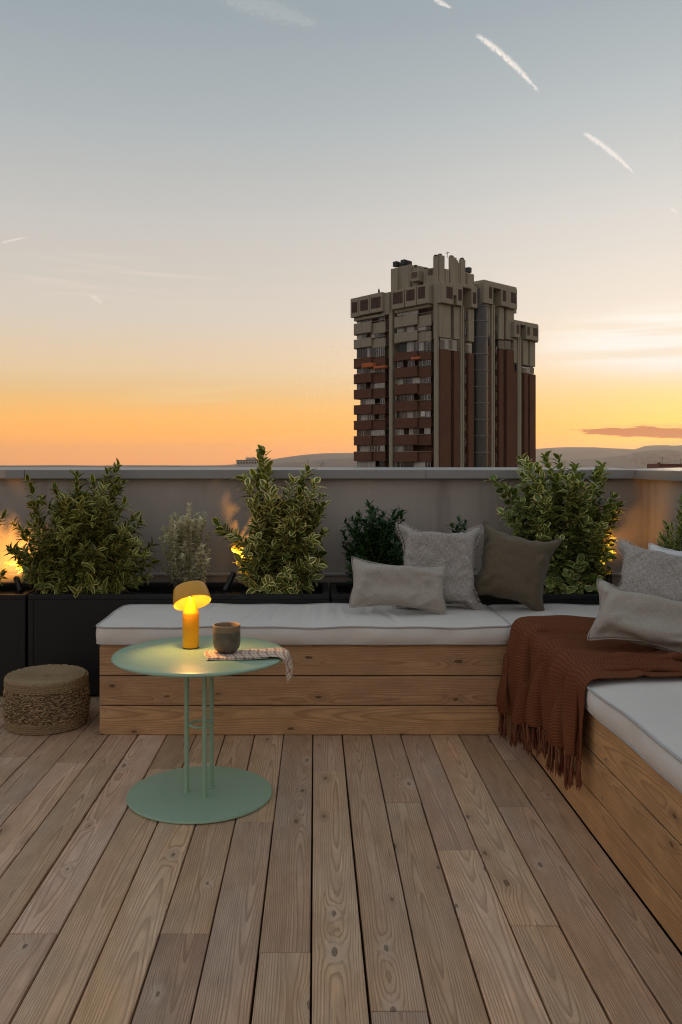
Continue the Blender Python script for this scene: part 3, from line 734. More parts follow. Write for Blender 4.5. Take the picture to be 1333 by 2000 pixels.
# cores (brick below, concrete above), set back behind the balconies
sL0, sL1 = tl(853, 0), tl(693, 0); sR2, sR3 = tr(1005, 0), tr(1047, 0)
zt = tz('R', 0, 0, 556); zb = tz('R', 0, 0, 684)
build('core', MB().box((1.2, 0.6, 0), (sR2-0.2, sL1-0.4, zb)), M['brick'], tower, local=True)
build('core', MB().box((1.202, 0.602, zb), (sR2-0.2, 11.6, zt-0.5)), M['concrete'], tower, local=True)
zl = tz('L', tl(745, 0), 0, 572)
build('core', MB().box((1.204, 11.6, zb), (sR2-3, sL1-0.4, zl)), M['concrete'], tower, local=True)
z3 = tz('R', tr(1030, 0), 0, 634)
build('core', MB().box((sR2-0.2, 0.6, 0), (sR3-0.1, 12, z3-8)), M['brick'], tower, local=True)
build('core', MB().box((sR2-0.2, 0.602, z3-8), (sR3-0.1, 12, z3)), M['concrete'], tower, local=True)
# corner pillar and the pillar between the two bays
tb('corner_pillar', 'R', 852.2, 859.8, 553, BOT, 0.55, 0.75, M['concrete'], r=0.3)
tb('pillar', 'L', 759.5, 766.5, 571, BOT, 0.9, 3.0, M['concrete'], r=0.1)
# top boxes on the left facade with louvred openings
for (x0, x1, yt, yb_, wx0, wx1, wy0, wy1) in [(165,271,744,992,182,254,797,935), (277,408,716,962,292,394,768,908), (413,576,682,932,431,558,733,876),
                                   (706,862,640,882,716,845,668,818), (872,1021,606,852,890,1000,636,778), (1028,1180,572,822,1046,1138,596,750)]:
    bx = r6('roof_box', 'L', x0, x1, yt, yb_, 1.6, 4.0, M['concrete'])
    r6('opening', 'L', wx0, wx1, wy0, wy1, 1.64, 0.3, M['louvre'], bx, 0.02)
    for k in range(1, 5):
        xx = wx0+(wx1-wx0)*k/5; r6('louvre', 'L', xx-1.2, xx+1.2, wy0+2, wy1-2, 1.68, 0.1, M['louvre'], bx, 0.01)
r6('roof_wall', 'L', 576, 704, 672, 960, 0.9, 3.0, M['concrete'])
r6('beam', 'L', 208, 600, 975, 1015, 1.0, 2.0, M['concrete'])
r6('beam', 'L', 738, 1190, 855, 905, 0.9, 2.0, M['concrete'])
# balcony bands and the windows between them
def windows(px0, px1, py0, py1, rs, n, o=0.5):
    xs = np.sort(np.concatenate([[0, 1], (np.arange(1, n)+rs.uniform(-0.28, 0.28, n-1))/n]))
    for a, b in zip(xs[:-1], xs[1:]):
        qa, qb = px0+(px1-px0)*a+0.12, px0+(px1-px0)*b-0.12
        k = rs.uniform()
        if k < 0.16: continue          # open loggia: the dark room behind shows
        pale = k > 0.36
        w = tb('window', 'L', qa, qb, py0+0.6, py1, o, 0.12, M['white_frame'] if pale else M['louvre'], None, 0.02)
        mat = M['curtain'] if k > 0.68 else M['glass']
        if k > 0.93: mat = M['shutter']
        m2 = 2 if qb-qa > 6.5 else 1
        for q in range(m2):
            u0, u1 = qa+(qb-qa)*q/m2, qa+(qb-qa)*(q+1)/m2
            tb('pane', 'L', u0+0.55, u1-0.45, py0+1.5, py1-0.7, o+0.03, 0.05, mat, w, 0.01)
rs = np.random.default_rng(21)
def bay(px0, px1, px0b, bands, split):
    pm = (px0+px1)/2
    for i, (t, b, mk) in enumerate(bands):
        out = 1.15
        # the two halves of a band stand at slightly different depths
        tb('balcony_front', 'L', px0, split-0.4, t, b, out, 0.35, M[mk]); tb('balcony_front', 'L', split+0.4, px1, t-0.6*(pm-split)/20, b-0.6*(pm-split)/20, out-0.5, 0.35, M[mk])
        tb('coping', 'L', px0, px1, t-0.8, t, out-0.3, 0.3, M['concrete'], None, 0.02)
        tb('floor_slab', 'L', px0+0.6, px1-0.6, b-2.5, b-0.6, 0.6, 2.0, M[mk], None, 0.02)
        nxt = bands[i+1][0] if i+1 < len(bands) else None
        if nxt: windows(px0b, px1-0.8, b-0.8, nxt+0.6, rs, 6)
    windows(px0b, px1-0.8, bands[0][0]-13.0, bands[0][0]+0.5, rs, 5)
lb = [(629.5, 651, 'concrete'), (661, 678.5, 'concrete')]+[(698.5+30.6*k, 717.3+30.5*k, 'brick') for k in range(0, 12)]
bay(691.0, 752.5, 697, lb, 725.5)
rb = [(615.5, 637, 'concrete'), (648, 667, 'concrete'), (687.5, 703, 'brick')]+[(717+33.05*k, 737+33.05*k, 'brick') for k in range(0, 11)]
bay(770.5, 842.0, 776, rb, 815.0)
for k in range(0, 9):       # pale posts at the bay's inner edge
    y = 737+33.05*k; tb('post', 'L', 772.8, 774.2, y, y+12.6, 0.9, 0.3, M['concrete'], None, 0.02)
tb('loggia_shade_panel', 'L', 780, 817, 668, 687, 0.3, 0.2, M['darkmetal'])  # flat dark panel: the shade of the recessed balcony put in as colour
tb('awning', 'L', 706, 728, 709, 717.5, 2.0, 1.2, M['awning'], None, 0.1); tb('awning', 'L', 729, 751, 714.5, 719.5, 2.0, 1.0, M['awning'], None, 0.1)
tb('awning', 'L', 802, 818, 697, 702, 1.8, 0.8, M['awning'], None, 0.1)
tb('cooling_unit', 'L', 822, 830, 803.5, 813.5, 0.7, 0.5, M['white_frame'], None, 0.05)
# ---- right facade
def slab(px0, px1, py0, py1, o, mk, name='facade_panel'): return tb(name, 'R', px0, px1, py0, py1, o, 1.4, M[mk])
# group next to the corner
for (x0, x1, y0, y1, o) in [(148,285,372,622,1.7),(322,392,385,645,1.7),(497,566,415,672,1.7)]:
    r7('roof_box', 'R', x0, x1, y0, y1, o, 3.0, M['concrete'])
r7('roof_box', 'R', 283, 324, 378, 525, 1.66, 3.0, M['concrete']); r7('roof_box', 'R', 390, 500, 395, 438, 1.66, 3.0, M['concrete'])
for (x0, x1, y0, y1) in [(200,274,422,562),(340,382,452,585),(512,553,488,622)]:
    ob = r7('opening', 'R', x0, x1, y0, y1, 1.74, 0.3, M['louvre'], None, 0.02)
    for k in range(1, 4):
        xx = x0+(x1-x0)*k/4; r7('louvre', 'R', xx-1, xx+1, y0+2, y1-2, 1.78, 0.1, M['louvre'], ob, 0.01)
for (x0, x1, y0, y1) in [(120,250,620,1028),(290,356,640,1045),(462,527,672,1072)]: r7('facade_panel', 'R', x0, x1, y0, y1, 0.9, 1.6, M['concrete'])
def rwin(px0, px1, py0, py1, n, pale=True):
    w = tb('window', 'R', px0, px1, py0, py1, 0.55, 0.2, M['white_frame' if pale else 'louvre'], None, 0.02)
    for k in range(n):
        a, b = px0+(px1-px0)*k/n, px0+(px1-px0)*(k+1)/n
        tb('pane', 'R', a+0.4, b-0.3, py0+1.5, py1-1.0, 0.60, 0.06, M['curtain' if (pale and k % 2) else 'glass'], w, 0.01)
rwin(861, 893, 662, 683, 4); rwin(911, 922, 671, 690, 2); rwin(948, 957, 657, 676, 1, False); rwin(974, 999, 664, 683, 2, False)
rwin(1005, 1011, 711, 726, 1, False); rwin(1021, 1044, 717, 729, 3)
for (x0, x1, t) in [(861,881.5,683),(888,898.5,685),(916,926.5,690)]: slab(x0, x1, t, BOT, 0.9, 'brick')
for (x0, x1) in [(901.2,904.0),(905.2,908.0)]: tb('pilaster', 'R', x0, x1, 598, BOT, 1.15, 0.45, M['concrete'])
for k in range(-3, 9):
    y = 700+k*31.0; w = tb('window', 'R', 908.6, 912.2, y, y+18, 0.5, 0.2, M['louvre'], None, 0.02); tb('pane', 'R', 909.2, 911.8, y+1, y+17, 0.55, 0.05, M['glass'], w, 0.01)
# stair tube of smoked glass with pale rings
sx = tr(936.8, -0.3)
mbt = MB().lathe([(1.85, 0), (1.85, tz('R', sx, 0, 566)), (1.2, tz('R', sx, 0, 560))], (sx, 0.5, 0), 24); tb_ = build('stair_tube', mbt, M['tubeglass'], tower, True, 40, local=True)
for k in range(0, 13):
    y = 576+(597.5-576)*1.0 if k == 0 else 594.5+32.1*(k-1)
    z = tz('R', sx, 1.3, y); build('ring', MB().lathe([(1.8, z-0.09), (1.98, z-0.09), (1.98, z+0.09), (1.8, z+0.09)], (sx, 0.5, 0), 24), M['greymetal'], tb_, local=True)
# second group
for (x0, x1, y0, y1) in [(640,755,385,622),(850,935,415,655),(935,1036,440,680)]: r7('roof_box', 'R', x0, x1, y0, y1, 1.7, 3.0, M['concrete'])
r7('roof_box', 'R', 752, 853, 395, 445, 1.66, 3.0, M['concrete']); r7('roof_wall', 'R', 640, 1030, 384, 700, -1.2, 3.0, M['concrete'])
for (x0, x1, y0, y1) in [(705,741,425,560),(866,905,466,595),(962,1024,490,618)]:
    ob = r7('opening', 'R', x0, x1, y0, y1, 1.74, 0.3, M['louvre'], None, 0.02)
    for k in range(1, 3):
        xx = x0+(x1-x0)*k/3; r7('louvre', 'R', xx-1, xx+1, y0+2, y1-2, 1.78, 0.1, M['louvre'], ob, 0.01)
for (x0, x1, y0, y1) in [(655,715,625,1002),(820,880,655,1045),(908,1000,670,1052)]: r7('facade_panel', 'R', x0, x1, y0, y1, 0.9, 1.6, M['concrete'])
for (x0, x1, t) in [(949,961,676),(976,984.5,683),(991,1005.5,684)]: slab(x0, x1, t, BOT, 0.9, 'brick')
for (x0, x1) in [(961.4,964.3),(965.2,967.8)]: tb('pilaster', 'R', x0, x1, 595, BOT, 1.15, 0.45, M['concrete'])
for k in range(-3, 9):
    y = 705+k*30.0; w = tb('window', 'R', 968.6, 971.8, y, y+17, 0.5, 0.2, M['louvre'], None, 0.02); tb('pane', 'R', 969.1, 971.4, y+1, y+16, 0.55, 0.05, M['glass'], w, 0.01)
# lower third group
for (x0, x1, y0, y1) in [(1003,1075,838,1022),(1145,1220,858,1048),(1220,1290,875,1062)]: r7('roof_box', 'R', x0, x1, y0, y1, 1.7, 3.0, M['concrete'])
r7('roof_box', 'R', 1074, 1147, 845, 880, 1.66, 3.0, M['concrete']); r7('roof_wall', 'R', 1003, 1284, 840, 1060, -1.2, 3.0, M['concrete'])
for (x0, x1, y0, y1) in [(1030,1062,872,975),(1157,1187,898,998),(1228,1280,912,1008)]: r7('opening', 'R', x0, x1, y0, y1, 1.74, 0.3, M['louvre'], None, 0.02)
for (x0, x1, y0, y1) in [(1004.5,1012.5,662,709),(1023,1033,664,713),(1036,1046.5,667,716)]: slab(x0, x1, y0, y1, 0.9, 'concrete')
for (x0, x1, t) in [(1004,1012.5,726),(1025.5,1032.5,729),(1036,1047.5,731)]: slab(x0, x1, t, BOT, 0.9, 'brick')
for (x0, x1) in [(1013,1015.8),(1016.4,1019.4)]: tb('pilaster', 'R', x0, x1, 660, BOT, 1.15, 0.45, M['concrete'])
# ---- roofscape
def roofblock(name, face, x0, x1, y0, y1, o, d, mk='concrete', parent=None): return tb(name, face, x0, x1, y0, y1, o, d, M[mk], parent, 0.06)
roofblock('lift_house', 'L', 763.5, 777, 523.5, 575, -0.2, 6.0); roofblock('lift_house', 'L', 778, 801, 518.5, 575, -0.6, 6.0)
roofblock('lift_house', 'L', 801, 819, 520.5, 560, -1.2, 5.0); roofblock('lift_house', 'L', 819, 829, 530, 555, -2.0, 5.0)
v = roofblock('vent_house', 'L', 802, 817, 529, 549, 0.6, 3.0)
for k in range(4):
    for j in range(3): tb('vent', 'L', 804+k*3.0, 806.3+k*3.0, 532.0+j*4.0-k*0.5, 535.2+j*4.0-k*0.5, 0.64, 0.1, M['louvre'], v, 0.01)
v = roofblock('vent_house', 'L', 827, 849, 524, 556, -0.6, 4.0)
for k in range(4):
    for j in range(3): tb('vent', 'L', 836+k*3.2, 838.5+k*3.2, 526.0+j*4.0-k*0.5, 529.2+j*4.0-k*0.5, -0.56, 0.1, M['louvre'], v, 0.01)
for (x0, x1, y0) in [(850.5,857,500.0),(858.5,869.5,498.0)]: roofblock('chimney', 'R', x0, x1, y0, 556, 0.3, 0.5)
roofblock('chimney', 'R', 871, 877, 525, 556, 0.0, 0.6); roofblock('chimney', 'R', 880.5, 893, 501.5, 556, 0.2, 0.5); roofblock('chimney', 'R', 893.2, 896.5, 508, 556, 0.0, 0.7)
roofblock('chimney', 'R', 901, 910, 506, 556, 0.2, 0.5); roofblock('chimney', 'R', 897, 901, 513, 556, 0.0, 0.6); roofblock('lift_house', 'R', 903, 918, 531, 560, 0.0, 1.5); roofblock('lift_house', 'R', 914, 927, 534, 562, 0.4, 1.5)
roofblock('parapet', 'R', 926, 945, 552, 575, -1.0, 4.0)
for (f, x0, x1, y0, y1, o) in [('R',852,856,497,500,0),('R',860,864,495,498,0),('R',882,887,498.5,501.5,0),('R',903,907,503,506,0),('L',799,802,510,518.5,-1),('L',809,813,517,520.5,-1),('L',829,833,522,527,-1)]:
    tb('flue', f, x0, x1, y0, y1, o, 0.5, M['louvre'], None, 0.03)
for (f, x0, x1, y0, y1, o) in [('L',767,775,510,520,-0.6),('L',775.5,781,512,521,-1.2),('L',782,790.5,506.5,517,-0.8),('L',791,798,508.5,518,-1.2),('R',911.5,916,522,531,-0.2),('R',916.5,922.5,521.5,532,-0.2)]:
    u = tb('cooling_unit', f, x0, x1, y0, y1, o, 1.0, M['darkmetal'], None, 0.1)
an = MB(); sA = tr(884.5, 0); zA = tz('R', sA, 0, 501)
an.tube([(sA, 1.2, zA), (sA, 1.2, zA+1.1)], 0.05, 6); an.tube([(sA-0.3, 1.0, zA+0.75), (sA+0.55, 1.5, zA+1.15)], 0.04, 6)
for k in range(4): an.tube([(sA-0.2+k*0.22, 0.8+k*0.1, zA+0.8+k*0.1), (sA-0.2+k*0.22, 1.4+k*0.1, zA+0.8+k*0.1)], 0.03, 5)
build('aerial', an, M['greymetal'], tower, local=True)
sA = tl(733.5, 0); zA = tz('L', sA, -1, 573)
build('roof_figure', MB().lathe([(0.16, 0), (0.2, 0.3), (0.16, 0.7), (0.07, 0.85), (0.05, 1.0)], (1.0, sA, zA), 10), M['darkmetal'], tower, True, local=True)

# ------------------------------------------------------------------ far country
def ridge(label, prof, Y, base, seed, back=2500, front=3500):
    """wooded hills: a crest through the given pixels at distance Y, falling away on both sides"""
    r = np.random.default_rng(seed); xs = np.array([p[0] for p in prof], float); ys = np.array([p[1] for p in prof], float)
    px = np.linspace(xs[0], xs[-1], 260); py = np.interp(px, xs, ys)
    py -= sum(np.interp(px, np.linspace(xs[0], xs[-1], n), r.uniform(-1, 1, n))*a for n, a in ((90, 0.7), (200, 0.35)))
    rows = [(-front, 0.0), (-front*0.66, 0.22), (-front*0.4, 0.5), (-front*0.15, 0.84), (0, 1.0), (back*0.4, 0.6), (back, 0.0)]
    v = []; f = []; n = len(px)
    for j, (dy, h) in enumerate(rows):
        for i in range(n):
            zc = H+(PY-py[i])/F*Y; z = base+(zc-base)*h
            if 0 < j < len(rows)-1 and j != 4: z += (zc-base)*0.10*math.sin(px[i]*0.09+j*2.1)+(zc-base)*0.06*math.sin(px[i]*0.23+j)
            v.append(((px[i]-PX)/F*Y, Y+dy, z))
    for j in range(len(rows)-1):
        for i in range(n-1): a = j*n+i; f.append((a, a+1, a+n+1, a+n))
    m = MB(); m.add(v, f); o = build('hills', m, M['hill'], None, True); o['kind'] = 'structure'; o['label'] = label; return o
ridge('far hills on the horizon', [(-2500,909),(100,909),(440,908.5),(490,904),(530,897),(580,890),(630,885.5),(690,884),(800,882),(900,880),(1000,880),(1050,877),(1090,873.5),(1140,873.5),(1180,874.5),(1215,876),(1240,878),(1262,871),(1290,869.5),(1310,871.5),(1333,868.5),(1420,872),(1700,885),(2600,905)], 14000, -30, 3)
ridge('nearer hills in front of the far ridge', [(-2500,910),(420,910),(540,907),(600,901),(640,897.5),(700,894),(800,893),(900,893),(1000,897),(1080,899),(1160,895),(1215,889),(1250,882),(1290,877.5),(1333,880),(1450,886),(1700,895),(2600,907)], 9000, -30, 5, 1500, 2500)
gm = MB(); gm.box((-28500, -8500, -31), (28500, 17000, -30)); o = build('ground', gm, M['plain']); o['kind'] = 'structure'; o['label'] = 'far plain below the rooftops'
# pale block on the skyline left of the variegated shrub
Yb = 1500.0
hb = thing('distant_building', 'pale flat-roofed block on the skyline behind the middle shrub', 'building', ((490-PX)/F*Yb, Yb, GZ))
def far_box(name, px0, px1, py0, z0, Yn, depth, mat, parent):
    X0_, X1_ = (px0-PX)/F*Yn, (px1-PX)/F*Yn; zt_ = H+(PY-py0)/F*Yn
    return build(name, MB().box((X0_, Yn, z0), (X1_, Yn+depth, zt_)), mat, parent)
far_box('wall', 462, 515, 899.5, GZ, Yb, 30, M['farwhite'], hb); far_box('roof', 461, 516, 898.2, H+(PY-899.5)/F*Yb, Yb-1, 32, M['greymetal'], hb)
far_box('roof_house', 480, 500, 893.5, H+(PY-898.2)/F*Yb, Yb+6, 12, M['farwhite'], hb)
for k in range(9): far_box('window', 464.5+k*5.5, 467.5+k*5.5, 902, H+(PY-905.5)/F*Yb, Yb-0.4, 0.6, M['glass'], hb)
build('aerial', MB().tube([wp(483, 893.5, Yb+8), wp(483, 889, Yb+8)], 0.3, 5), M['darkmetal'], hb)
def mast(label, px, py0, Yn, w=0.35):
    r = thing('mast', label, 'mast', ((px-PX)/F*Yn, Yn, GZ), 'masts on the skyline')
    X = (px-PX)/F*Yn; zt_ = H+(PY-py0)/F*Yn
    build('pole', MB().tube([(X, Yn, GZ), (X, Yn, zt_)], [w*1.3, w*0.7], 6), M['darkmetal'], r)
    for k in range(3): build('crossarm', MB().tube([(X-w*4, Yn, zt_-1.2*w*3*(k+1)), (X+w*4, Yn, zt_-1.2*w*3*(k+1))], w*0.4, 5), M['darkmetal'], r)
mast('slender mast on the skyline just right of the middle shrub', 601.5, 897, 700, 0.14)
mast('left one of two close masts left of the tower', 627.5, 904, 700, 0.16); mast('right one of two close masts left of the tower', 631.5, 902, 700, 0.18)
# brown roof with masts at the right edge
Yh = 420.0
hr = thing('distant_building', 'brown rooftop on the skyline at the right edge', 'building', ((1320-PX)/F*Yh, Yh, GZ))
far_box('wall', 1286, 1400, 907.5, GZ, Yh, 14, M['farroof'], hr); far_box('roof', 1288, 1401, 905.8, H+(PY-907.5)/F*Yh, Yh-0.4, 14.6, M['farroof'], hr)
far_box('chimney', 1287, 1291.5, 903, H+(PY-905.8)/F*Yh, Yh+1, 1.4, M['farroof'], hr)
for px, py in ((1294.5, 892), (1330, 897)): build('aerial', MB().tube([wp(px, 906, Yh+3), wp(px, py, Yh+3)], 0.07, 5), M['darkmetal'], hr)
build('aerial', MB().tube([wp(1291, 895, Yh+3), wp(1298, 894.5, Yh+3)], 0.07, 5), M['darkmetal'], hr)
# a village on the hillside, too small to count
m = MB()
for k in range(170):
    px = rng.normal(1288, 30); dy = rng.uniform(-1500, -600); Yv = 9000+dy; h = np.interp(dy, [-2500, -1650, -1000, -375, 0], [0, 0.22, 0.5, 0.84, 1.0])
    z = -30+(H+29/F*9000+30)*h*0.97; X = (px-PX)/F*Yv; w = rng.uniform(7, 14)
    m.box((X-w, Yv-w, z-14), (X+w, Yv+w, z+rng.uniform(5, 11)))
o = build('far_village', m, M['village']); o['kind'] = 'stuff'; tag(o, 'scatter of pale houses on the hillside at the far right', 'village')

# ------------------------------------------------------------------ side table
TBX, TBY, TTOP = -0.366, 2.685, 0.451
tab = thing('side_table', 'round sage green metal side table in front of the bench', 'table', (TBX, TBY, 0))
build('base', MB().lathe([(0.226, 0.0015), (0.229, 0.003), (0.229, 0.0075), (0.2275, 0.0095), (0.222, 0.0105), (0.10, 0.0105), (0.0, 0.0105)], (TBX, TBY, 0), 96), M['sage'], tab, True, 40)
R = 0.275
build('tabletop', MB().lathe([(0.0, TTOP-0.012), (R-0.008, TTOP-0.012), (R-0.003, TTOP-0.0108), (R, TTOP-0.0075), (R, TTOP-0.0045), (R-0.003, TTOP-0.0012), (R-0.008, TTOP), (R-0.02, TTOP+0.0002), (0.0, TTOP+0.0002)], (TBX, TBY, 0), 128), M['sage'], tab, True, 40)
for (x, y) in ((-0.408, 2.682), (-0.3457, 2.641), (-0.334, 2.716)):
    build('post', MB().tube([(x, y, 0.0105), (x, y, TTOP-0.012)], 0.0076, 20), M['sage'], tab, True, 50)
    build('weld_collar', MB().lathe([(0.0095, 0.0105), (0.0088, 0.012), (0.0078, 0.0135)], (x, y, 0), 20), M['sage'], tab, True)
rc_ = Vector((-0.3625, 2.6795, 0.226))
build('ring', MB().tube([rc_+Vector((math.cos(a)*0.036, math.sin(a)*0.036, 0)) for a in np.linspace(0, 2*math.pi, 40, endpoint=False)], 0.0042, 10, closed=True), M['sage'], tab, True)

# ------------------------------------------------------------------ table lamp
lx, ly, lz = -0.406, 2.757, TTOP+0.0006
lamp = thing('table_lamp', 'small amber table lamp, lit, with a tilted shade', 'lamp', (lx, ly, lz))
build('body', MB().lathe([(0.0, 0.001), (0.0255, 0.001), (0.0268, 0.003), (0.0268, 0.112), (0.0262, 0.1145)], (lx, ly, lz), 48), M['amber'], lamp, True, 40)
build('foot_ring', MB().lathe([(0.0262, 0.0), (0.0275, 0.0), (0.0275, 0.0028), (0.0268, 0.0030)], (lx, ly, lz), 48), M['spot'], lamp, True, 40)
build('cone', MB().lathe([(0.0262, 0.1146), (0.0225, 0.126), (0.0180, 0.139), (0.0125, 0.153), (0.0085, 0.162), (0.006, 0.1665), (0.0, 0.168)], (lx, ly, lz), 48), M['amber'], lamp, True, 60)
RS = Matrix.Rotation(math.radians(-16), 3, 'Y') @ Matrix.Rotation(math.radians(-29), 3, 'X')      # leans back and to the left
sc = (lx+0.001, ly, lz+0.168)
# shade: a short, slightly flared drum with a closed rounded top
out = [(0.062, -0.024), (0.0625, -0.0225), (0.058, 0.010), (0.0545, 0.026), (0.052, 0.031), (0.046, 0.0335), (0.03, 0.0345), (0.0, 0.035)]
inn = [(0.0, 0.032), (0.03, 0.0315), (0.045, 0.0305), (0.050, 0.027), (0.052, 0.024), (0.0555, 0.008), (0.0605, -0.024), (0.062, -0.024)]
sh_ = build('shade', MB().lathe([(0.0605, -0.0238)]+out, sc, 72, RS.to_4x4(), False), M['shade'], lamp, True, 50)
build('lining', MB().lathe(inn[:-1]+[(0.0605, -0.0238)], sc, 72, RS.to_4x4(), False), M['lining'], sh_, True, 50, local=False)
build('led_disc', MB().lathe([(0.0, 0.0285), (0.03, 0.0285), (0.031, 0.0305)], sc, 32, RS.to_4x4()), M['led'], lamp, True)
build('pivot', MB().lathe([(0.004, -0.004), (0.004, 0.03)], sc, 16, RS.to_4x4()), M['spot'], lamp, True)
pl = bpy.data.lights.new('lamp_glow', 'SPOT'); plo = bpy.data.objects.new('lamp_glow', pl); C.objects.link(plo); plo.parent = lamp
pl.energy = 1.9; pl.color = (1.0, 0.54, 0.14); pl.shadow_soft_size = 0.010; pl.spot_size = math.radians(165); pl.spot_blend = 0.5
q = Vector(sc)+RS @ Vector((0.004, -0.036, 0.014)); plo.location = q-Vector((lx, ly, lz))
plo.rotation_euler = (RS @ Vector((0, -0.25, -1))).to_track_quat('-Z', 'Y').to_euler()

# ------------------------------------------------------------------ checked cloth under the mug
def pbd(P, groups, steps, sub, collide, grav=-9.8, damp=0.96, dt=0.012, pin=None, force=None):
    """position based cloth: groups = [(i, j, rest, stiffness)] with disjoint vertices in each"""
    V = np.zeros_like(P); w = np.ones(len(P))
    if pin is not None: w[pin] = 0.0
    for s in range(steps):
        Q = P.copy(); V[:, 2] += grav*dt; V *= damp
        if force is not None: V += force(P, s)*dt
        P = P+V*dt*w[:, None]
        for _ in range(sub):
            for i, j, L0, k in groups:
                d_ = P[j]-P[i]; l = np.maximum(np.linalg.norm(d_, axis=1), 1e-9); wi, wj = w[i], w[j]; ws = np.maximum(wi+wj, 1e-9)
                c = (k*(l-L0)/l/ws)[:, None]*d_
                P[i] += c*wi[:, None]; P[j] -= c*wj[:, None]
            if collide is not None: P = collide(P, Q)
        V = (P-Q)/dt
    return P
def grid_groups(ny, nx, idx, Lx, Ly, ks=1.0, kd=0.4, kb=0.15):
    """idx[ny,nx] -> vertex ids; Lx/Ly rest lengths between neighbours (arrays or numbers)"""
    gs = []; I = idx
    def ad(a, b, L, k):
        L = np.broadcast_to(L, a.shape); gs.append((a.ravel().copy(), b.ravel().copy(), L.ravel().copy(), k))
    LX = np.broadcast_to(Lx, (ny, nx-1)); LY = np.broadcast_to(Ly, (ny-1, nx))
    for p in (0, 1):
        ad(I[:, p:-1:2], I[:, p+1::2], LX[:, p::2], ks); ad(I[p:-1:2, :], I[p+1::2, :], LY[p::2, :], ks)
    D = np.sqrt(((LX[:-1]+LX[1:])/2)**2+((LY[:, :-1]+LY[:, 1:])/2)**2)
    for p in (0, 1):
        ad(I[:-1, p:-1:2], I[1:, p+1::2], D[:, p::2], kd); ad(I[1:, p:-1:2], I[:-1, p+1::2], D[:, p::2], kd)
    B = LX[:, :-1]+LX[:, 1:]; Bv = LY[:-1, :]+LY[1:, :]
    for p in range(4):
        if nx-2-p > 0: ad(I[:, p:nx-2:4], I[:, p+2::4][:, :len(range(p, nx-2, 4))], B[:, p::4], kb)
        if ny-2-p > 0: ad(I[p:ny-2:4, :], I[p+2::4, :][:len(range(p, ny-2, 4))], Bv[p::4, :], kb)
    return gs
def sheet(name, P, ny, nx, mat, parent, thick=0.003, uvs=None, sub=1):
    f = [(j*nx+i, j*nx+i+1, (j+1)*nx+i+1, (j+1)*nx+i) for j in range(ny-1) for i in range(nx-1)]
    q = root_loc(parent) if parent is not None else Vector((0,0,0))
    me = mesh(name, [(p[0]-q[0], p[1]-q[1], p[2]-q[2]) for p in P], f, mat, True, uvs)
    o = obj(name, me, parent)
    if thick: md = o.modifiers.new('thickness', 'SOLIDIFY'); md.thickness = thick; md.offset = 1.0
    if sub: md = o.modifiers.new('smooth', 'SUBSURF'); md.levels = sub; md.render_levels = sub
    return o
def napkin():
    L, Wd = 0.318, 0.125; st = 0.0045; nx = int(L/st)+1; ny = int(Wd/st)+1
    X, Yg = np.meshgrid(np.linspace(0, L, nx), np.linspace(0, Wd, ny)); th = math.radians(4); c, s = math.cos(th), math.sin(th)
    def lay(dx, dy, lift, cut=1.0):
        px_ = -0.330+dx+X*c-Yg*0.16+0.004*np.sin(Yg*55+X*9); py_ = 2.574+dy+X*s+Yg*0.97+0.003*np.sin(X*37)
        r = np.hypot(px_-TBX, py_-TBY); a = np.arctan2(py_-TBY, px_-TBX); over = np.clip(r-(R-0.004), 0, None); rr = 0.009+lift
        q = np.clip(over/rr, 0, math.pi/2); drop = np.clip(over-rr*math.pi/2, 0, None)
        wave = 0.0065*np.sin(a*34+0.6)*np.clip(drop/0.03, 0, 1)+0.10*drop
        rn = np.where(over > 0, R-0.004+rr*np.sin(q)+wave, r)
        z = TTOP+0.0008+lift-rr*(1-np.cos(q))-drop
        z += np.where(over > 0, 0, 0.0016*(1+np.sin(Yg*85+X*14))*np.clip((X-0.10)/0.05, 0, 1)+0.0009*(1+np.sin(X*75-Yg*20)))
        an = a+0.03*drop/0.05
        return np.stack([TBX+np.cos(an)*rn, TBY+np.sin(an)*rn, z], -1).reshape(-1, 3)
    r = thing('checked_cloth', 'folded brown and cream checked cloth under the mug, hanging over the table edge', 'cloth', (-0.22, 2.64, TTOP))
    uv = np.stack([X.ravel(), Yg.ravel()], -1)*4.0
    sheet('upper_fold', lay(0, 0, 0.0036), ny, nx, M['plaid'], r, 0.0014, uv)
    k = int(nx*0.60); P2_ = lay(-0.003, -0.004, 0.0004).reshape(ny, nx, 3)[:, :k]
    sheet('lower_fold', P2_.reshape(-1, 3), ny, k, M['plaid'], r, 0.0014, (uv.reshape(ny, nx, 2)[:, :k]+0.3).reshape(-1, 2))
napkin()

# ------------------------------------------------------------------ mug
mx_, my_, mz_ = -0.279, 2.662, TTOP+0.0078
mug = thing('mug', 'grey-brown speckled stoneware mug on the checked cloth', 'mug', (mx_, my_, mz_))
pr = [(0.0, 0.0), (0.026, 0.0), (0.0285, 0.001), (0.031, 0.0045), (0.037, 0.011), (0.041, 0.018), (0.0428, 0.027), (0.0432, 0.045), (0.0432, 0.084), (0.0425, 0.0863), (0.0412, 0.0865), (0.0402, 0.0845), (0.0398, 0.045), (0.039, 0.022), (0.034, 0.010), (0.02, 0.006), (0.0, 0.0055)]
o = build('cup', MB().lathe(pr, (mx_, my_, mz_), 64), M['mug'], mug, True, 50)

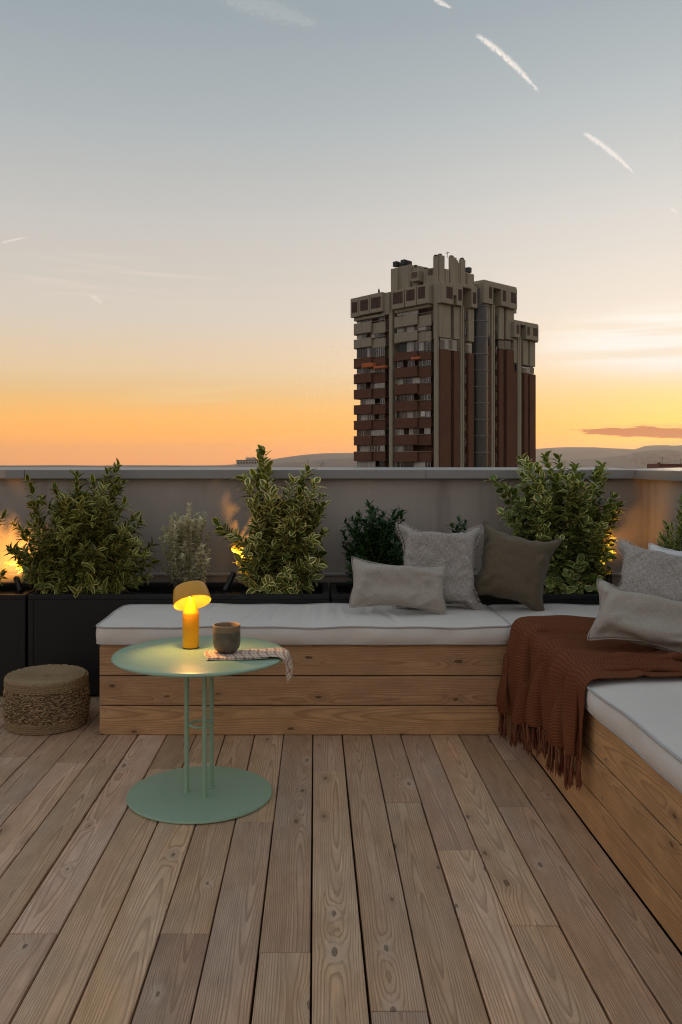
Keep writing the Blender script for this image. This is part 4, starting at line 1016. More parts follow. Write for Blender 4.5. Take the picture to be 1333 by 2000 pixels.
# ------------------------------------------------------------------ lidded basket
bx_, by_ = -1.087, 3.42; RB = 0.158
bk = thing('lidded_basket', 'round lidded seagrass basket on the deck by the planter', 'basket', (bx_, by_, 0))
def brad(z):   # belly of the basket
    return RB*(0.955+0.07*math.sin(min(1, z/0.17)*math.pi*0.9+0.15))
build('liner', MB().lathe([(0.0, 0.004), (brad(0)-0.012, 0.004)]+[(brad(z)-0.012, z) for z in np.linspace(0.01, 0.165, 8)], (bx_, by_, 0), 40), M['straw_fine'], bk, True)
def coil(name, z0, z1, n, rf, rad, mat, parent, seg=150, bump=0.0022, seed=0):
    m = MB(); r = np.random.default_rng(seed)
    for k in range(n):
        z = z0+(z1-z0)*(k+0.5)/n; pts = []; rs = []
        ph = r.uniform(0, 6)
        for i in range(seg):
            a = 2*math.pi*i/seg; rr = rf(z)+bump*0.6*math.sin(i*2.4+ph)+r.uniform(-1, 1)*bump*0.5
            pts.append((bx_+rr*math.cos(a), by_+rr*math.sin(a), z+r.uniform(-1, 1)*bump*0.3)); rs.append(rad*(1+0.16*math.sin(i*2.4+ph)+r.uniform(-0.1, 0.1)))
        m.tube(pts, rs, 6, closed=True)
    return build(name, m, mat, parent, True)
coil('bottom_coil', 0.002, 0.040, 5, brad, 0.0046, M['straw_fine'], bk, seed=1)
# chunky open weave: short twisted strands in slanting rows
m = MB(); r_ = np.random.default_rng(4); rows = 17
for k in range(rows):
    z = 0.040+(0.158-0.040)*(k+0.5)/rows; nseg = 74
    for i in range(nseg):
        a = 2*math.pi*(i+0.5*(k % 2)+r_.uniform(-0.25, 0.25))/nseg; da = 2*math.pi/nseg*r_.uniform(0.9, 1.5); dz = r_.uniform(0.001, 0.006)*(1 if k % 2 else -1)
        rr = brad(z)+r_.uniform(-0.003, 0.0045); pts = []
        for t in (-0.5, -0.2, 0.15, 0.5):
            b = a+da*t; q = rr+0.0035*(1-4*t*t); pts.append((bx_+q*math.cos(b), by_+q*math.sin(b), z+dz*t*1.6+r_.uniform(-0.0007, 0.0007)))
        w = r_.uniform(0.0021, 0.0040); m.tube(pts, [w*0.5, w, w, w*0.45], 5)
o = build('weave', m, M['straw'], bk, True); o['kind'] = 'stuff'; o['label'] = 'chunky seagrass weave'
lid = bpy.data.objects.new('lid', None); C.objects.link(lid); lid.parent = bk
lz0, lz1 = 0.158, 0.197
coil('lid_band', lz0, lz1, 5, lambda z: RB*1.005-0.0012*((z-0.178)/0.02)**2, 0.0048, M['straw_fine'], lid, seed=2)
m = MB(); pts = []; rs = []; turns = 16; tot = turns*80
for i in range(tot):
    t = i/tot; a = 2*math.pi*turns*t; rr = 0.004+(RB-0.004)*t; z = lz1+0.002-0.010*math.exp(-(rr/0.10)**4)*1.0+r_.uniform(-0.0006, 0.0006)
    pts.append((bx_+rr*math.cos(a), by_+rr*math.sin(a), z)); rs.append(0.0056*(1+0.22*math.sin(i*2.2)+r_.uniform(-0.18, 0.18)))
m.tube(pts, rs, 6); build('lid_spiral', m, M['straw_fine'], lid, True)
build('lid_liner', MB().lathe([(0.0, lz1-0.014), (RB-0.01, lz1-0.006)], (bx_, by_, 0), 40), M['straw_fine'], lid, True)

# ------------------------------------------------------------------ throw pillows
def pillow(label, w, h, thick, mat, center, right, up, seed, group=None, fringe=False, vol=1.0, n=34, sag=0.0, bend=0.0, dents=(), creases=13):
    """two sewn sheets blown up by their filling, then set with axes right/up (normal faces the viewer)"""
    r = np.random.default_rng(seed); st = max(w, h)/n; nx = int(round(w/st))+1; ny = int(round(h/st))+1
    xs = np.linspace(-w/2, w/2, nx); zs = np.linspace(-h/2, h/2, ny); X, Z = np.meshgrid(xs, zs)
    inner = np.zeros((ny, nx), bool); inner[1:-1, 1:-1] = True
    A = np.arange(ny*nx).reshape(ny, nx); Bk = A.copy(); Bk[inner] = ny*nx+np.arange(inner.sum())
    nv = ny*nx+inner.sum(); P = np.zeros((nv, 3))
    bl = np.clip((1-(2*X/w)**2)*(1-(2*Z/h)**2), 0, 1)**0.5
    P[A.ravel()] = np.stack([X, -0.02*bl, Z], -1).reshape(-1, 3); b2_ = np.stack([X, 0.02*bl, Z], -1); P[Bk[inner]] = b2_[inner]
    P += r.normal(0, 0.0008, P.shape)
    dx_, dz_ = w/(nx-1), h/(ny-1)
    def smooth(shape, k): 
        q = r.normal(0, 1, shape)
        for _ in range(k): q = (q+np.roll(q, 1, 0)+np.roll(q, -1, 0)+np.roll(q, 1, 1)+np.roll(q, -1, 1))/5
        return q/np.abs(q).max()
    gs = []
    for I in (A, Bk):
        f1 = 1.01+0.07*smooth((ny, nx-1), 5); f2 = 1.01+0.07*smooth((ny-1, nx), 5)
        f1[0] = f1[-1] = 1.0; f2[:, 0] = f2[:, -1] = 1.0
        f1 *= 1+0.075*(1-(2*Z[:, :-1]/h)**2); f2 *= 1+0.075*(1-(2*X[:-1]/w)**2)
        gs += grid_groups(ny, nx, I, dx_*f1, dz_*f2, 1.0, 0.12, 0.05)
    qa = np.stack([A[:-1, :-1], A[:-1, 1:], A[1:, 1:], A[1:, :-1]], -1).reshape(-1, 4)
    qb = np.stack([Bk[:-1, :-1], Bk[1:, :-1], Bk[1:, 1:], Bk[:-1, 1:]], -1).reshape(-1, 4)
    Qd = np.concatenate([qa, qb]); Vt = w*h*thick*0.58*vol
    Rm = np.array([list(right), list(Vector(up).cross(Vector(right)).normalized()), list(up)]).T     # local x, y(back), z -> world
    gl = Rm.T @ np.array([0, 0, -1.0])
    def force(P, s):
        d1 = P[Qd[:, 2]]-P[Qd[:, 0]]; d2 = P[Qd[:, 3]]-P[Qd[:, 1]]; N = np.cross(d1, d2)*0.5
        ce = P[Qd].mean(1); Vl = abs((ce*N).sum()/3.0)
        fo = np.zeros_like(P)
        for k in range(4): np.add.at(fo, Qd[:, k], N/4)
        pr = min(60.0, max(-2.0, 26.0*(Vt/max(Vl, 1e-6)-1.0)))
        fo *= pr*2600*st/0.013
        fo += gl*sag
        return fo
    floor_d = None
    P = pbd(P, gs, 130, 5, None, grav=0.0, damp=0.90, dt=0.012, force=force)
    P -= P.mean(0)
    # creases in the cloth: short folds running in from the corners and along the seat
    uv0 = np.zeros((nv, 2)); uv0[A.ravel()] = np.stack([X.ravel()/w, Z.ravel()/h], -1); uv0[Bk.ravel()] = np.stack([X.ravel()/w, Z.ravel()/h], -1)
    sgn = -np.ones(nv); sgn[ny*nx:] = 1.0
    for _ in range(creases):
        c0 = np.array([r.choice([-1, 1])*r.uniform(0.22, 0.46), r.uniform(-0.46, 0.30)]); dr = -c0+r.normal(0, 0.25, 2); dr /= np.linalg.norm(dr); ln_ = r.uniform(0.12, 0.3)
        q0 = uv0-c0; tt = q0@dr; ss_ = (q0@np.array([-dr[1], dr[0]]))*w+0.010*np.sin(tt*20+r.uniform(0, 6)); wd = r.uniform(0.007, 0.014)
        k_ = np.clip((tt+0.05)/0.06, 0, 1)*np.clip((ln_-tt)/0.12, 0, 1)
        edge = np.clip((0.5-np.abs(uv0).max(1))/0.05, 0, 1)
        P[:, 1] += sgn*r.uniform(0.006, 0.013)*k_*edge*(np.exp(-((ss_-wd)/wd)**2)-np.exp(-((ss_+wd*0.6)/wd)**2))
    if bend: P[:, 1] += bend*(P[:, 0]**2)/w
    for (ux, uz, rad, dep) in dents:      # pressed by a hand
        k = np.exp(-(((P[:, 0]-ux*w/2)**2+(P[:, 2]-uz*h/2)**2)/rad**2)); P[:, 2] -= dep*k; 
    root = thing('throw_pillow', label, 'pillow', center, group)
    Wd = (Rm @ P.T).T
    me = mesh('cover', Wd, Qd[:, ::-1], mat, True, None)
    uv = np.zeros((nv, 2)); uv[A.ravel()] = np.stack([X.ravel(), Z.ravel()], -1); uv[Bk.ravel()] = np.stack([X.ravel(), Z.ravel()], -1)
    ul = me.uv_layers.new(name='UVMap'); li = np.zeros(len(me.loops), dtype=np.int32); me.loops.foreach_get('vertex_index', li); ul.data.foreach_set('uv', uv[li].astype(np.float32).ravel())
    o = obj('cover', me, root); md = o.modifiers.new('smooth', 'SUBSURF'); md.levels = 1; md.render_levels = 1
    loop = list(A[0, :])+list(A[1:, -1])+list(A[-1, ::-1][1:])+list(A[::-1, 0][1:-1]); lp = Wd[loop]
    if not fringe:
        s_ = MB(); s_.tube([tuple(p) for p in lp], 0.0022, 5, closed=True); build('seam', s_, mat, root, True, local=True)
    else:
        m_ = MB(); L = len(lp); ctr = Wd.mean(0); nrm = Rm[:, 1]
        for i in range(L):
            a, b = lp[i], lp[(i+1) % L]; t = b-a; ln = np.linalg.norm(t); t = t/max(ln, 1e-9); o_ = np.cross(t, nrm); o_ *= np.sign((o_*(a-ctr)).sum()) or 1
            for k in range(max(2, int(ln/0.0017))):
                p = a+t*ln*r.uniform(); l = r.uniform(0.005, 0.012); e = p+o_*l+t*r.normal(0, 0.004)+nrm*r.normal(0, 0.004); mid = (p+e)/2+nrm*r.normal(0, 0.002)
                m_.tube([tuple(p), tuple(mid), tuple(e)], [0.0009, 0.0008, 0.0006], 3, caps=False)
        q = build('fringe', m_, M['fray'], root, False, local=True); q['kind'] = 'stuff'; q['label'] = 'pale frayed edge'
    return root
def axes(yaw, lean, roll):
    """pillow facing the viewer, turned by yaw, leaning back by lean, rolled in its own plane (degrees)"""
    Rz = Matrix.Rotation(math.radians(yaw), 3, 'Z') @ Matrix.Rotation(math.radians(-lean), 3, 'X') @ Matrix.Rotation(math.radians(roll), 3, 'Y')
    return Rz @ Vector((1,0,0)), Rz @ Vector((0,0,1))
def place(label, px, py, Y, w, h, t, mat, yaw, lean, roll, seed, **kw):
    rt, up = axes(yaw, lean, roll)
    return pillow(label, w, h, t, M[mat], wp(px, py, Y), rt, up, seed, 'throw pillows on the bench', **kw)
place('grey heathered square pillow with frayed pale edges on the rear bench', 857, 1108, 3.66, 0.385, 0.385, 0.13, 'linen_grey', -5, 14, 2, 3, fringe=True)
place('dark taupe linen pillow resting on the corner seam of the cushions', 1004, 1110, 3.66, 0.355, 0.355, 0.15, 'linen_brown', -12, 16, 13, 5)
place('stone linen lumbar pillow in front of the frayed grey pillow', 779, 1144, 3.50, 0.40, 0.215, 0.10, 'linen_light', 4, 20, 5, 8, vol=0.85)
place('grey heathered pillow with frayed corner on the right bench', 1300, 1150, 2.98, 0.40, 0.35, 0.15, 'linen_grey', -24, 32, 9, 13, fringe=True)
place('stone linen lumbar pillow lying on the rust throw', 1282, 1216, 2.72, 0.40, 0.23, 0.11, 'linen_light', -10, 34, 13, 17, vol=0.9)
place('white linen pillow behind the grey one at the right edge', 1352, 1128, 3.22, 0.34, 0.26, 0.12, 'linen_white', -30, 25, 2, 19)

# ------------------------------------------------------------------ rust throw over the right bench
def throw():
    EX, TZ = 0.775, CZ1+0.012      # bench cushion edge and top
    Ya, Yb_ = 2.375, 3.225; slack = 1.42
    st = 0.0125; Wd = (Yb_-Ya)*slack; nx = int(Wd/st)+1           # u: along the bench
    u = np.linspace(0, 1, nx); r = np.random.default_rng(12)
    top_len = 0.52; hang = 0.165+0.085*u+0.012*np.sin(u*9)         # the hem runs lower toward the far end
    ny = int((top_len+0.24)/st)+1; s = np.linspace(0, 1, ny)
    P = np.zeros((ny, nx, 3)); V = np.zeros((ny, nx))
    # start: uneven pleats, so that the spare width falls into folds of different sizes
    wl = np.interp(u, np.linspace(0, 1, 9), r.uniform(0.45, 1.7, 9)); ph = np.cumsum(wl); ph = ph/ph[-1]*2*math.pi*4.5
    amp_u = np.interp(u, np.linspace(0, 1, 8), r.uniform(0.35, 1.3, 8))
    for j in range(ny):
        v = s[j]*(top_len+hang); V[j] = v; over = v-top_len; k = np.clip(v/top_len, 0, 1)
        yb = Ya+(Yb_-Ya)*(u+0.022*np.sin(ph+0.7)); amp = 0.040*amp_u*(0.30+0.70*k)
        sk = 0.22*(top_len-np.minimum(v, top_len))          # folds fan out toward the back
        yt = yb+sk*(0.5-u)*1.2-0.05*np.clip(-over, 0, 1)
        on = over < 0
        P[j, :, 0] = np.where(on, EX-over, EX-0.022-amp*(1+np.sin(ph+v*3.0)))
        P[j, :, 2] = np.where(on, TZ+0.012+np.abs(amp*(1+np.sin(ph+v*3.0))), TZ+0.01-over)
        P[j, :, 1] = np.where(on, yt, yb+0.06*over)
    P += r.normal(0, 0.0015, P.shape); idx = np.arange(ny*nx).reshape(ny, nx)
    LY = np.broadcast_to(((top_len+hang)/(ny-1))[None, :], (ny-1, nx))
    gs = grid_groups(ny, nx, idx, Wd/(nx-1), LY, 1.0, 0.15, 0.08)
    def col(P, Q):
        P = P.copy(); t = 0.010; rad = 0.022
        dx_ = P[:, 0]-(EX+rad); dz_ = P[:, 2]-(TZ-rad)
        inc = (dx_ < 0) & (dz_ > 0); l = np.maximum(np.hypot(dx_, dz_), 1e-6)
        k = inc & (l < rad+t); P[k, 0] = EX+rad+dx_[k]/l[k]*(rad+t); P[k, 2] = TZ-rad+dz_[k]/l[k]*(rad+t)
        tp_ = (dx_ >= 0) & (P[:, 2] < TZ+t); P[tp_, 2] = TZ+t
        P[tp_, :2] = Q[tp_, :2]*0.9+P[tp_, :2]*0.1
        sd_ = (dz_ <= 0) & (P[:, 0] > EX-t); P[sd_, 0] = EX-t; P[sd_, 1:] = Q[sd_, 1:]*0.35+P[sd_, 1:]*0.65
        P[:, 1] = np.clip(P[:, 1], 2.36, 3.240)
        return P
    pin = idx[0:2, :].ravel()
    Pf = pbd(P.reshape(-1, 3), gs, 110, 6, col, pin=pin, damp=0.92, dt=0.012)
    # long folds: ridges from the hem up over the edge, fanning out on the seat
    G3 = Pf.reshape(ny, nx, 3); du = np.gradient(G3, axis=1); dv = np.gradient(G3, axis=0); Nn = np.cross(du, dv); Nn /= np.maximum(np.linalg.norm(Nn, axis=2, keepdims=True), 1e-9)
    if Nn[ny//4, nx//2, 2] < 0: Nn = -Nn
    Ug = np.tile(u*(Yb_-Ya), (ny, 1)); Dm = np.clip((V-top_len)/0.2, -1, 1); disp = np.zeros((ny, nx))
    for (u0, u1, am, wd) in ((0.02, 0.04, 0.007, 0.020), (0.13, 0.09, 0.024, 0.026), (0.24, 0.15, 0.015, 0.018), (0.33, 0.26, 0.030, 0.030), (0.44, 0.30, 0.014, 0.016), (0.55, 0.47, 0.026, 0.030), (0.68, 0.60, 0.012, 0.018), (0.80, 0.78, 0.028, 0.030), (0.96, 0.97, 0.040, 0.045)):
        lw = Yb_-Ya; q = V/(top_len+hang); cen = (u1+(u0-u1)*np.clip(q*1.25, 0, 1))*lw+0.018*np.sin(V*16+u0*40)
        dd_ = (Ug-cen)/wd; fade = np.where(V < top_len, 0.30+0.50*np.clip(V/top_len, 0, 1)**1.5*(0.7+0.3*np.sin(V*11+u1*50)), 0.8+0.35*np.clip((V-top_len)/0.15, 0, 1))
        disp += 1.35*am*fade*(np.exp(-np.abs(dd_)**1.6)-0.35*np.exp(-((dd_-1.7)/0.9)**2))
    for (v0, sl, am, wd) in ((0.10, 0.10, 0.010, 0.014), (0.24, -0.12, 0.008, 0.012), (0.36, 0.16, 0.009, 0.013), (0.46, -0.05, 0.007, 0.012)):
        dd_ = (V-v0-sl*Ug-0.02*np.sin(Ug*17+v0*30))/wd; disp += am*np.exp(-dd_**2)*np.clip(np.sin(Ug*9+v0*23), 0, 1)
    G3 = G3+Nn*np.maximum(disp, -0.002)[:, :, None]; Pf = G3.reshape(-1, 3)
    Pf[:, 2] = np.where(Pf[:, 0] > EX+0.02, np.maximum(Pf[:, 2], TZ+0.004), Pf[:, 2])
    v = V
    root = thing('throw_blanket', 'rust brown knitted throw with tassels draped over the right bench', 'blanket', (0.95, 2.8, TZ))
    uv = np.stack([np.tile(u*Wd, ny), V.ravel()], -1)
    sheet('cloth', Pf, ny, nx, M['knit'], root, 0.005, uv)
    # tassels along the lower hem
    hem = Pf.reshape(ny, nx, 3)[-1]; prev = Pf.reshape(ny, nx, 3)[-3]
    q = root_loc(root); mats = M['tassel']
    meshes = []
    for s_ in range(5):
        rr = np.random.default_rng(40+s_); m_ = MB()
        L = 0.080+0.016*s_/4
        m_.tube([(0,0,0.004), (0.0006,0,-0.006), (0,0,-0.012)], [0.003, 0.0046, 0.0032], 6)
        for k in range(9):
            a = rr.uniform(0, 6.28); sp = rr.uniform(0.003, 0.009); z1 = -L*rr.uniform(0.85, 1.08)
            wv = rr.normal(0, 0.0022, (4, 2))
            m_.tube([(math.cos(a)*0.0016, math.sin(a)*0.0016, -0.008)]+[(math.cos(a)*sp*t+wv[i, 0]*t, math.sin(a)*sp*t+wv[i, 1]*t, -0.01+(z1+0.01)*t) for i, t in enumerate((0.3, 0.55, 0.8, 1.0))], [0.0023, 0.0022, 0.0021, 0.0019, 0.0009], 4)
        meshes.append(mesh('tassel', m_.v, m_.f, mats, True))
    cum = np.concatenate([[0], np.cumsum(np.linalg.norm(np.diff(hem, axis=0), axis=1))]); nt = 46
    for k in range(nt):
        s_ = cum[-1]*(k+0.5+r.uniform(-0.15, 0.15))/nt; i = min(np.searchsorted(cum, s_)-1, nx-2); f = (s_-cum[i])/(cum[i+1]-cum[i]); p = hem[i]*(1-f)+hem[i+1]*f
        o = obj('tassel', meshes[k % 5], root, Vector(p)-q+Vector((-0.003, 0, 0.002)))
        o.rotation_euler = (r.normal(0, 0.10), r.normal(0.02, 0.06), r.uniform(0, 6.28))
throw()

# ------------------------------------------------------------------ shrubs
def leaf_mesh(name, L, Wd, mat, curl, fold, tip=1.0, base=0.75, nl=6):
    """leaf along +Y, upper side +Z; u across, v along"""
    cols = (-1, -0.55, 0, 0.55, 1); v = []; uv = []; f = []
    for i in range(nl+1):
        t = i/nl; w = (math.sin(math.pi*min(1, t**base))**0.8 if 0 < t < 1 else 0.0)
        if t > 0.6: w *= 1-(t-0.6)/0.4*(1-tip)*0.6
        w = max(w, 0.04)*Wd/2
        for c in cols:
            v.append((c*w, t*L, fold*abs(c)*w-curl*L*t*t)); uv.append(((c+1)/2, t))
    n = len(cols)
    for i in range(nl):
        for k in range(n-1): a = i*n+k; f.append((a, a+1, a+n+1, a+n))
    return np.array(v), f, np.array(uv)
def orient(ax, nr):
    y = ax/np.linalg.norm(ax); z = nr-y*np.dot(nr, y); ln = np.linalg.norm(z)
    z = z/ln if ln > 1e-6 else np.cross(y, [1, 0, 0.3]); x = np.cross(y, z); return np.stack([x, y, z], -1)
def shrub(label, base, tips, poly, ninner, leafs, mat, stem_mat, Yr, node, t0, tilt, seed, nobj=260, sizes=(0.7, 1.15), whorl=2, droop=0.2, stem_r=0.0024, group='shrubs in the planters', cat='shrub', bend=0.62, extra=()):
    r = np.random.default_rng(seed); bx0, bx1, bY = base
    tips = [(x, y, Y if Y else r.uniform(*Yr)) for x, y, Y in tips]
    if poly:
        pl_ = np.array(poly, float)
        def inside(x, y):
            c = False; n = len(pl_)
            for i in range(n):
                (x1, y1), (x2, y2) = pl_[i], pl_[(i+1) % n]
                if (y1 > y) != (y2 > y) and x < (x2-x1)*(y-y1)/(y2-y1)+x1: c = not c
            return c
        k = 0
        while k < ninner:
            x, y = r.uniform(pl_[:, 0].min(), pl_[:, 0].max()), r.uniform(pl_[:, 1].min(), pl_[:, 1].max())
            if inside(x, y): tips.append((x, y, r.uniform(*Yr))); k += 1
    root = thing('shrub', label, cat, ((((bx0+bx1)/2)-PX)/F*bY, bY, 0.42), group)
    q = np.array(root_loc(root)); st = MB(); L = []
    for (x, y, Y) in tips:
        T = np.array(wp(x, y, Y)); B = np.array([(r.uniform(bx0, bx1)-PX)/F*bY, bY+r.uniform(-0.06, 0.06), 0.415])
        B[0] = B[0]*0.75+0.25*np.clip(T[0], (bx0-PX)/F*bY, (bx1-PX)/F*bY)
        Cn = np.array([B[0]+(T[0]-B[0])*0.45, B[1]+(T[1]-B[1])*0.45, B[2]+(T[2]-B[2])*bend])+r.normal(0, 0.012, 3)
        ts = np.linspace(0, 1, 9); pts = [(1-t)**2*B+2*t*(1-t)*Cn+t*t*T for t in ts]
        st.tube([tuple(p) for p in pts], [stem_r*(1-0.65*t) for t in ts], 5)
        ln = sum(np.linalg.norm(pts[i+1]-pts[i]) for i in range(8)); n = max(4, int(ln*(1-t0)/node))
        ph = r.uniform(0, 6.28)
        for k in range(n+1):
            t = t0+(1-t0)*k/n; p = (1-t)**2*B+2*t*(1-t)*Cn+t*t*T; tg = 2*(1-t)*(Cn-B)+2*t*(T-Cn); tg /= np.linalg.norm(tg)
            a = np.cross(tg, [0, 0, 1.0]) if abs(tg[2]) < 0.95 else np.array([1.0, 0, 0]); a /= np.linalg.norm(a); b = np.cross(tg, a)
            ph += math.pi/2+r.normal(0, 0.25)
            late = k >= n-1
            for w in range(whorl+(1 if late else 0)):
                al = ph+2*math.pi*w/(whorl+(1 if late else 0)); pe = a*math.cos(al)+b*math.sin(al)
                ti = math.radians((tilt[0]+(tilt[1]-tilt[0])*((t-t0)/(1-t0)))+r.normal(0, 11)); ax = tg*math.cos(ti)+pe*math.sin(ti); ax[2] -= droop*r.uniform(0, 1)*(1-t)
                nr = tg*math.sin(ti)-pe*math.cos(ti)+r.normal(0, 0.22, 3)+np.array([0, -0.1, 0.25])
                s = r.uniform(*sizes)*(0.62 if late and r.uniform() < 0.5 else 1.0)
                L.append((p+pe*0.002, orient(ax, nr), s))
    for (p, ax, nr, s) in extra: L.append((np.array(p), orient(np.array(ax, float), np.array(nr, float)), s))
    build('branch', st, M[stem_mat], root, True)
    geo = [leaf_mesh('leaf', *a, M[mat], *b) if False else leaf_mesh('leaf', a[0], a[1], None, *b) for a, b in leafs]
    mes = [mesh('leaf', v, f, M[mat], True, uv) for v, f, uv in geo]
    order = sorted(range(len(L)), key=lambda i: L[i][0][1]-0.25*(L[i][0][2]-0.5))      # nearest first
    near = order[:nobj]; rest = order[nobj:]
    for i in near:
        p, Rm, s = L[i]; o = obj('leaf', mes[i % len(mes)], root)
        Mx = Matrix(Rm.tolist()).to_4x4(); Mx = Mx @ Matrix.Scale(s, 4); Mx.translation = Vector(p-q); o.matrix_basis = Mx
    V = []; Fc = []; U = []; off = 0
    for i in rest:
        p, Rm, s = L[i]; v, f, uv = geo[i % len(geo)]; V.append((Rm @ (v*s).T).T+p-q); Fc += [tuple(a+off for a in ff) for ff in f]; U.append(uv); off += len(v)
    if V:
        o = obj('foliage', mesh('foliage', np.concatenate(V), Fc, M[mat], True, np.concatenate(U)), root); o['kind'] = 'stuff'; o['label'] = 'rest of the leaves'
    return root
LF = lambda L, W, curls=(0.10, 0.25, 0.4, 0.02), fold=0.25, tip=1.0, base=0.75: [((L*k, W*k2), (c, fold, tip, base)) for c, k, k2 in zip(curls, (1.0, 0.88, 1.12, 0.95), (1.0, 1.05, 0.95, 0.9))]
# A: big narrow-leaved shrub at the left
shrub('large shrub with narrow gold-edged leaves at the left', (95, 210, 3.98),
      [(56,940,4.05),(150,926,4.0),(106,955,None),(214,918,4.05),(230,910,4.08),(238,945,4.05),(242,985,None),(182,944,None),(277,1022,None),(262,1012,None),(296,1066,None),(300,1098,None),(288,1125,None),(28,1024,None),(18,1072,None),(30,1100,None),(60,985,4.05),
       (84,978,None),(130,970,None),(200,955,None),(168,968,None),(222,965,None),(250,1040,None),(62,1010,None),(46,1045,None),(110,985,None),(150,960,None),(215,985,4.1),(226,935,4.0),(34,1085,3.9),(60,1130,3.86),(110,1150,3.84),(150,1158,3.83),(200,1152,3.84),(235,1148,3.84),(270,1135,3.85),(85,1146,3.85),(180,1140,3.83)],
      [(50,1040),(110,975),(200,965),(245,1010),(290,1090),(285,1140),(200,1160),(110,1160),(45,1130),(30,1080)], 150,
      LF(0.048, 0.022, fold=0.35, tip=0.75), 'leaf_priv', 'stem', (3.85, 4.10), 0.015, 0.28, (76, 44), 101, 290, (0.75, 1.2), 2, 0.35)
# B: silvery fine-leaved shrub
shrub('slim silvery grey shrub with tiny leaves behind the lamp', (345, 385, 4.02),
      [(370,988,None),(400,1002,None),(343,1005,None),(333,1010,None),(352,1012,None),(318,1030,None),(322,1050,None),(312,1052,None),(408,1045,None),(410,1075,None),(404,1095,None),(385,1005,None),(395,1030,None),(360,1030,None),(325,1085,None),(318,1110,None),(400,1115,None),(376,1020,None),(345,1030,None),(330,1032,None)],
      [(320,1040),(345,1015),(372,1000),(405,1020),(408,1090),(390,1130),(335,1125),(318,1080)], 60,
      LF(0.021, 0.0095, fold=0.3, tip=0.8), 'leaf_silver', 'twig', (3.94, 4.10), 0.0068, 0.34, (70, 40), 102, 150, (0.7, 1.2), 3, 0.2, 0.0016)
# C: cream-edged shrub in the middle
shrub('tall shrub with cream-edged leaves lit from below, middle of the wall', (505, 575, 4.0),
      [(515,884,4.08),(508,900,4.1),(522,915,4.06),(500,935,4.08),(478,932,4.06),(484,950,None),(520,950,None),(428,1026,4.04),(440,1040,4.02),(460,1045,None),(470,1062,None),(600,922,4.05),(585,938,None),(615,945,None),(572,940,None),(628,970,None),(624,1000,None),(630,990,None),(632,1040,None),(612,965,None),(602,985,None),(556,962,None),(545,980,None),(530,985,None),(505,1000,None),(492,985,None),(628,1085,None),(630,1110,None),(610,1130,None),
       (480,1078,None),(465,1078,None),(472,1100,None),(476,1130,3.92),(500,1150,3.88),(540,1156,3.86),(575,1158,3.86),(600,1145,3.88),(525,1140,3.87),(560,1120,3.86),(490,1110,3.9),(600,1100,3.88)],
      [(490,1000),(520,960),(560,975),(600,950),(625,1000),(625,1110),(600,1150),(500,1150),(475,1100)], 74,
      LF(0.060, 0.034, fold=0.22, base=0.9), 'leaf_euo', 'stem', (3.88, 4.10), 0.019, 0.32, (72, 42), 103, 290, (0.7, 1.1), 2, 0.35, 0.003)
# D: dark glossy shrub left of the pillows
shrub('dark green shrub with narrow glossy leaves behind the lumbar pillow', (690, 775, 4.02),
      [(722,988,None),(735,998,None),(700,1008,None),(690,1015,None),(676,1022,None),(670,1040,None),(748,1004,None),(770,1000,None),(782,1000,None),(786,1008,None),(760,1015,None),(712,1020,None),(672,1062,None),(678,1085,None),(682,1105,None),(790,1040,None),(740,1020,None),(725,1040,None)],
      [(675,1040),(700,1015),(730,1000),(785,1010),(800,1060),(790,1120),(690,1125)], 62,
      LF(0.042, 0.0150, fold=0.3, tip=0.75), 'leaf_dark', 'stem', (3.92, 4.12), 0.0125, 0.28, (68, 38), 104, 280, (0.75, 1.15), 2, 0.25)
# E: pale round-leaved shrub in the corner
shrub('broad shrub with pale-edged round leaves in the corner planter', (1060, 1160, 3.99),
      [(968,940,4.04),(985,952,None),(1000,958,None),(1018,898,4.08),(1030,905,None),(1022,930,None),(1050,915,None),(1066,892,4.06),(1042,935,None),(1092,898,4.06),(1100,920,None),(1125,912,4.05),(1120,935,None),(1135,930,None),(1178,910,4.03),(1165,925,4.04),(1160,950,None),(1200,968,4.0),(1212,985,4.02),(1195,1000,None),(1205,990,None),(985,1003,None),(1000,1012,None),(1010,990,None),(1008,1040,None),(1030,960,None),(1090,955,None),(1180,1035,None),(1195,1055,None),(1190,1080,None),
       (1060,1165,3.87),(1090,1180,3.85),(1120,1182,3.85),(1150,1182,3.85),(1170,1165,3.87),(1075,1140,3.86),(1140,1150,3.86),(1105,1155,3.85),(1165,1130,3.88),(1185,1110,3.9),(1110,1120,3.87),(1135,1100,3.87),(1085,1105,3.88)],
      [(1010,1010),(1030,960),(1090,930),(1150,950),(1185,1000),(1190,1090),(1165,1170),(1080,1170),(1060,1100)], 112,
      LF(0.048, 0.037, fold=0.2, base=0.98), 'leaf_round', 'stem', (3.87, 4.10), 0.0175, 0.30, (72, 42), 105, 295, (0.7, 1.1), 2, 0.3, 0.003)
# F: shrub in the right planter, cut by the frame
shrub('small upright shrub in the right planter at the frame edge', (1300, 1385, 3.55),
      [(1303,1026,3.55),(1296,1050,3.5),(1290,1062,3.5),(1310,1045,3.55),(1331,975,3.55),(1335,1000,3.5),(1328,1030,3.5),(1345,960,3.55),(1360,985,3.55),(1380,1000,3.5),(1395,1040,3.5),(1325,1055,3.5),(1345,1030,3.5)],
      [(1300,1050),(1330,1000),(1385,1000),(1395,1090),(1300,1090)], 22,
      LF(0.030, 0.013, fold=0.3, tip=0.8), 'leaf_round', 'stem', (3.45, 3.6), 0.013, 0.30, (60, 28), 106, 120, (0.7, 1.1), 2, 0.2)
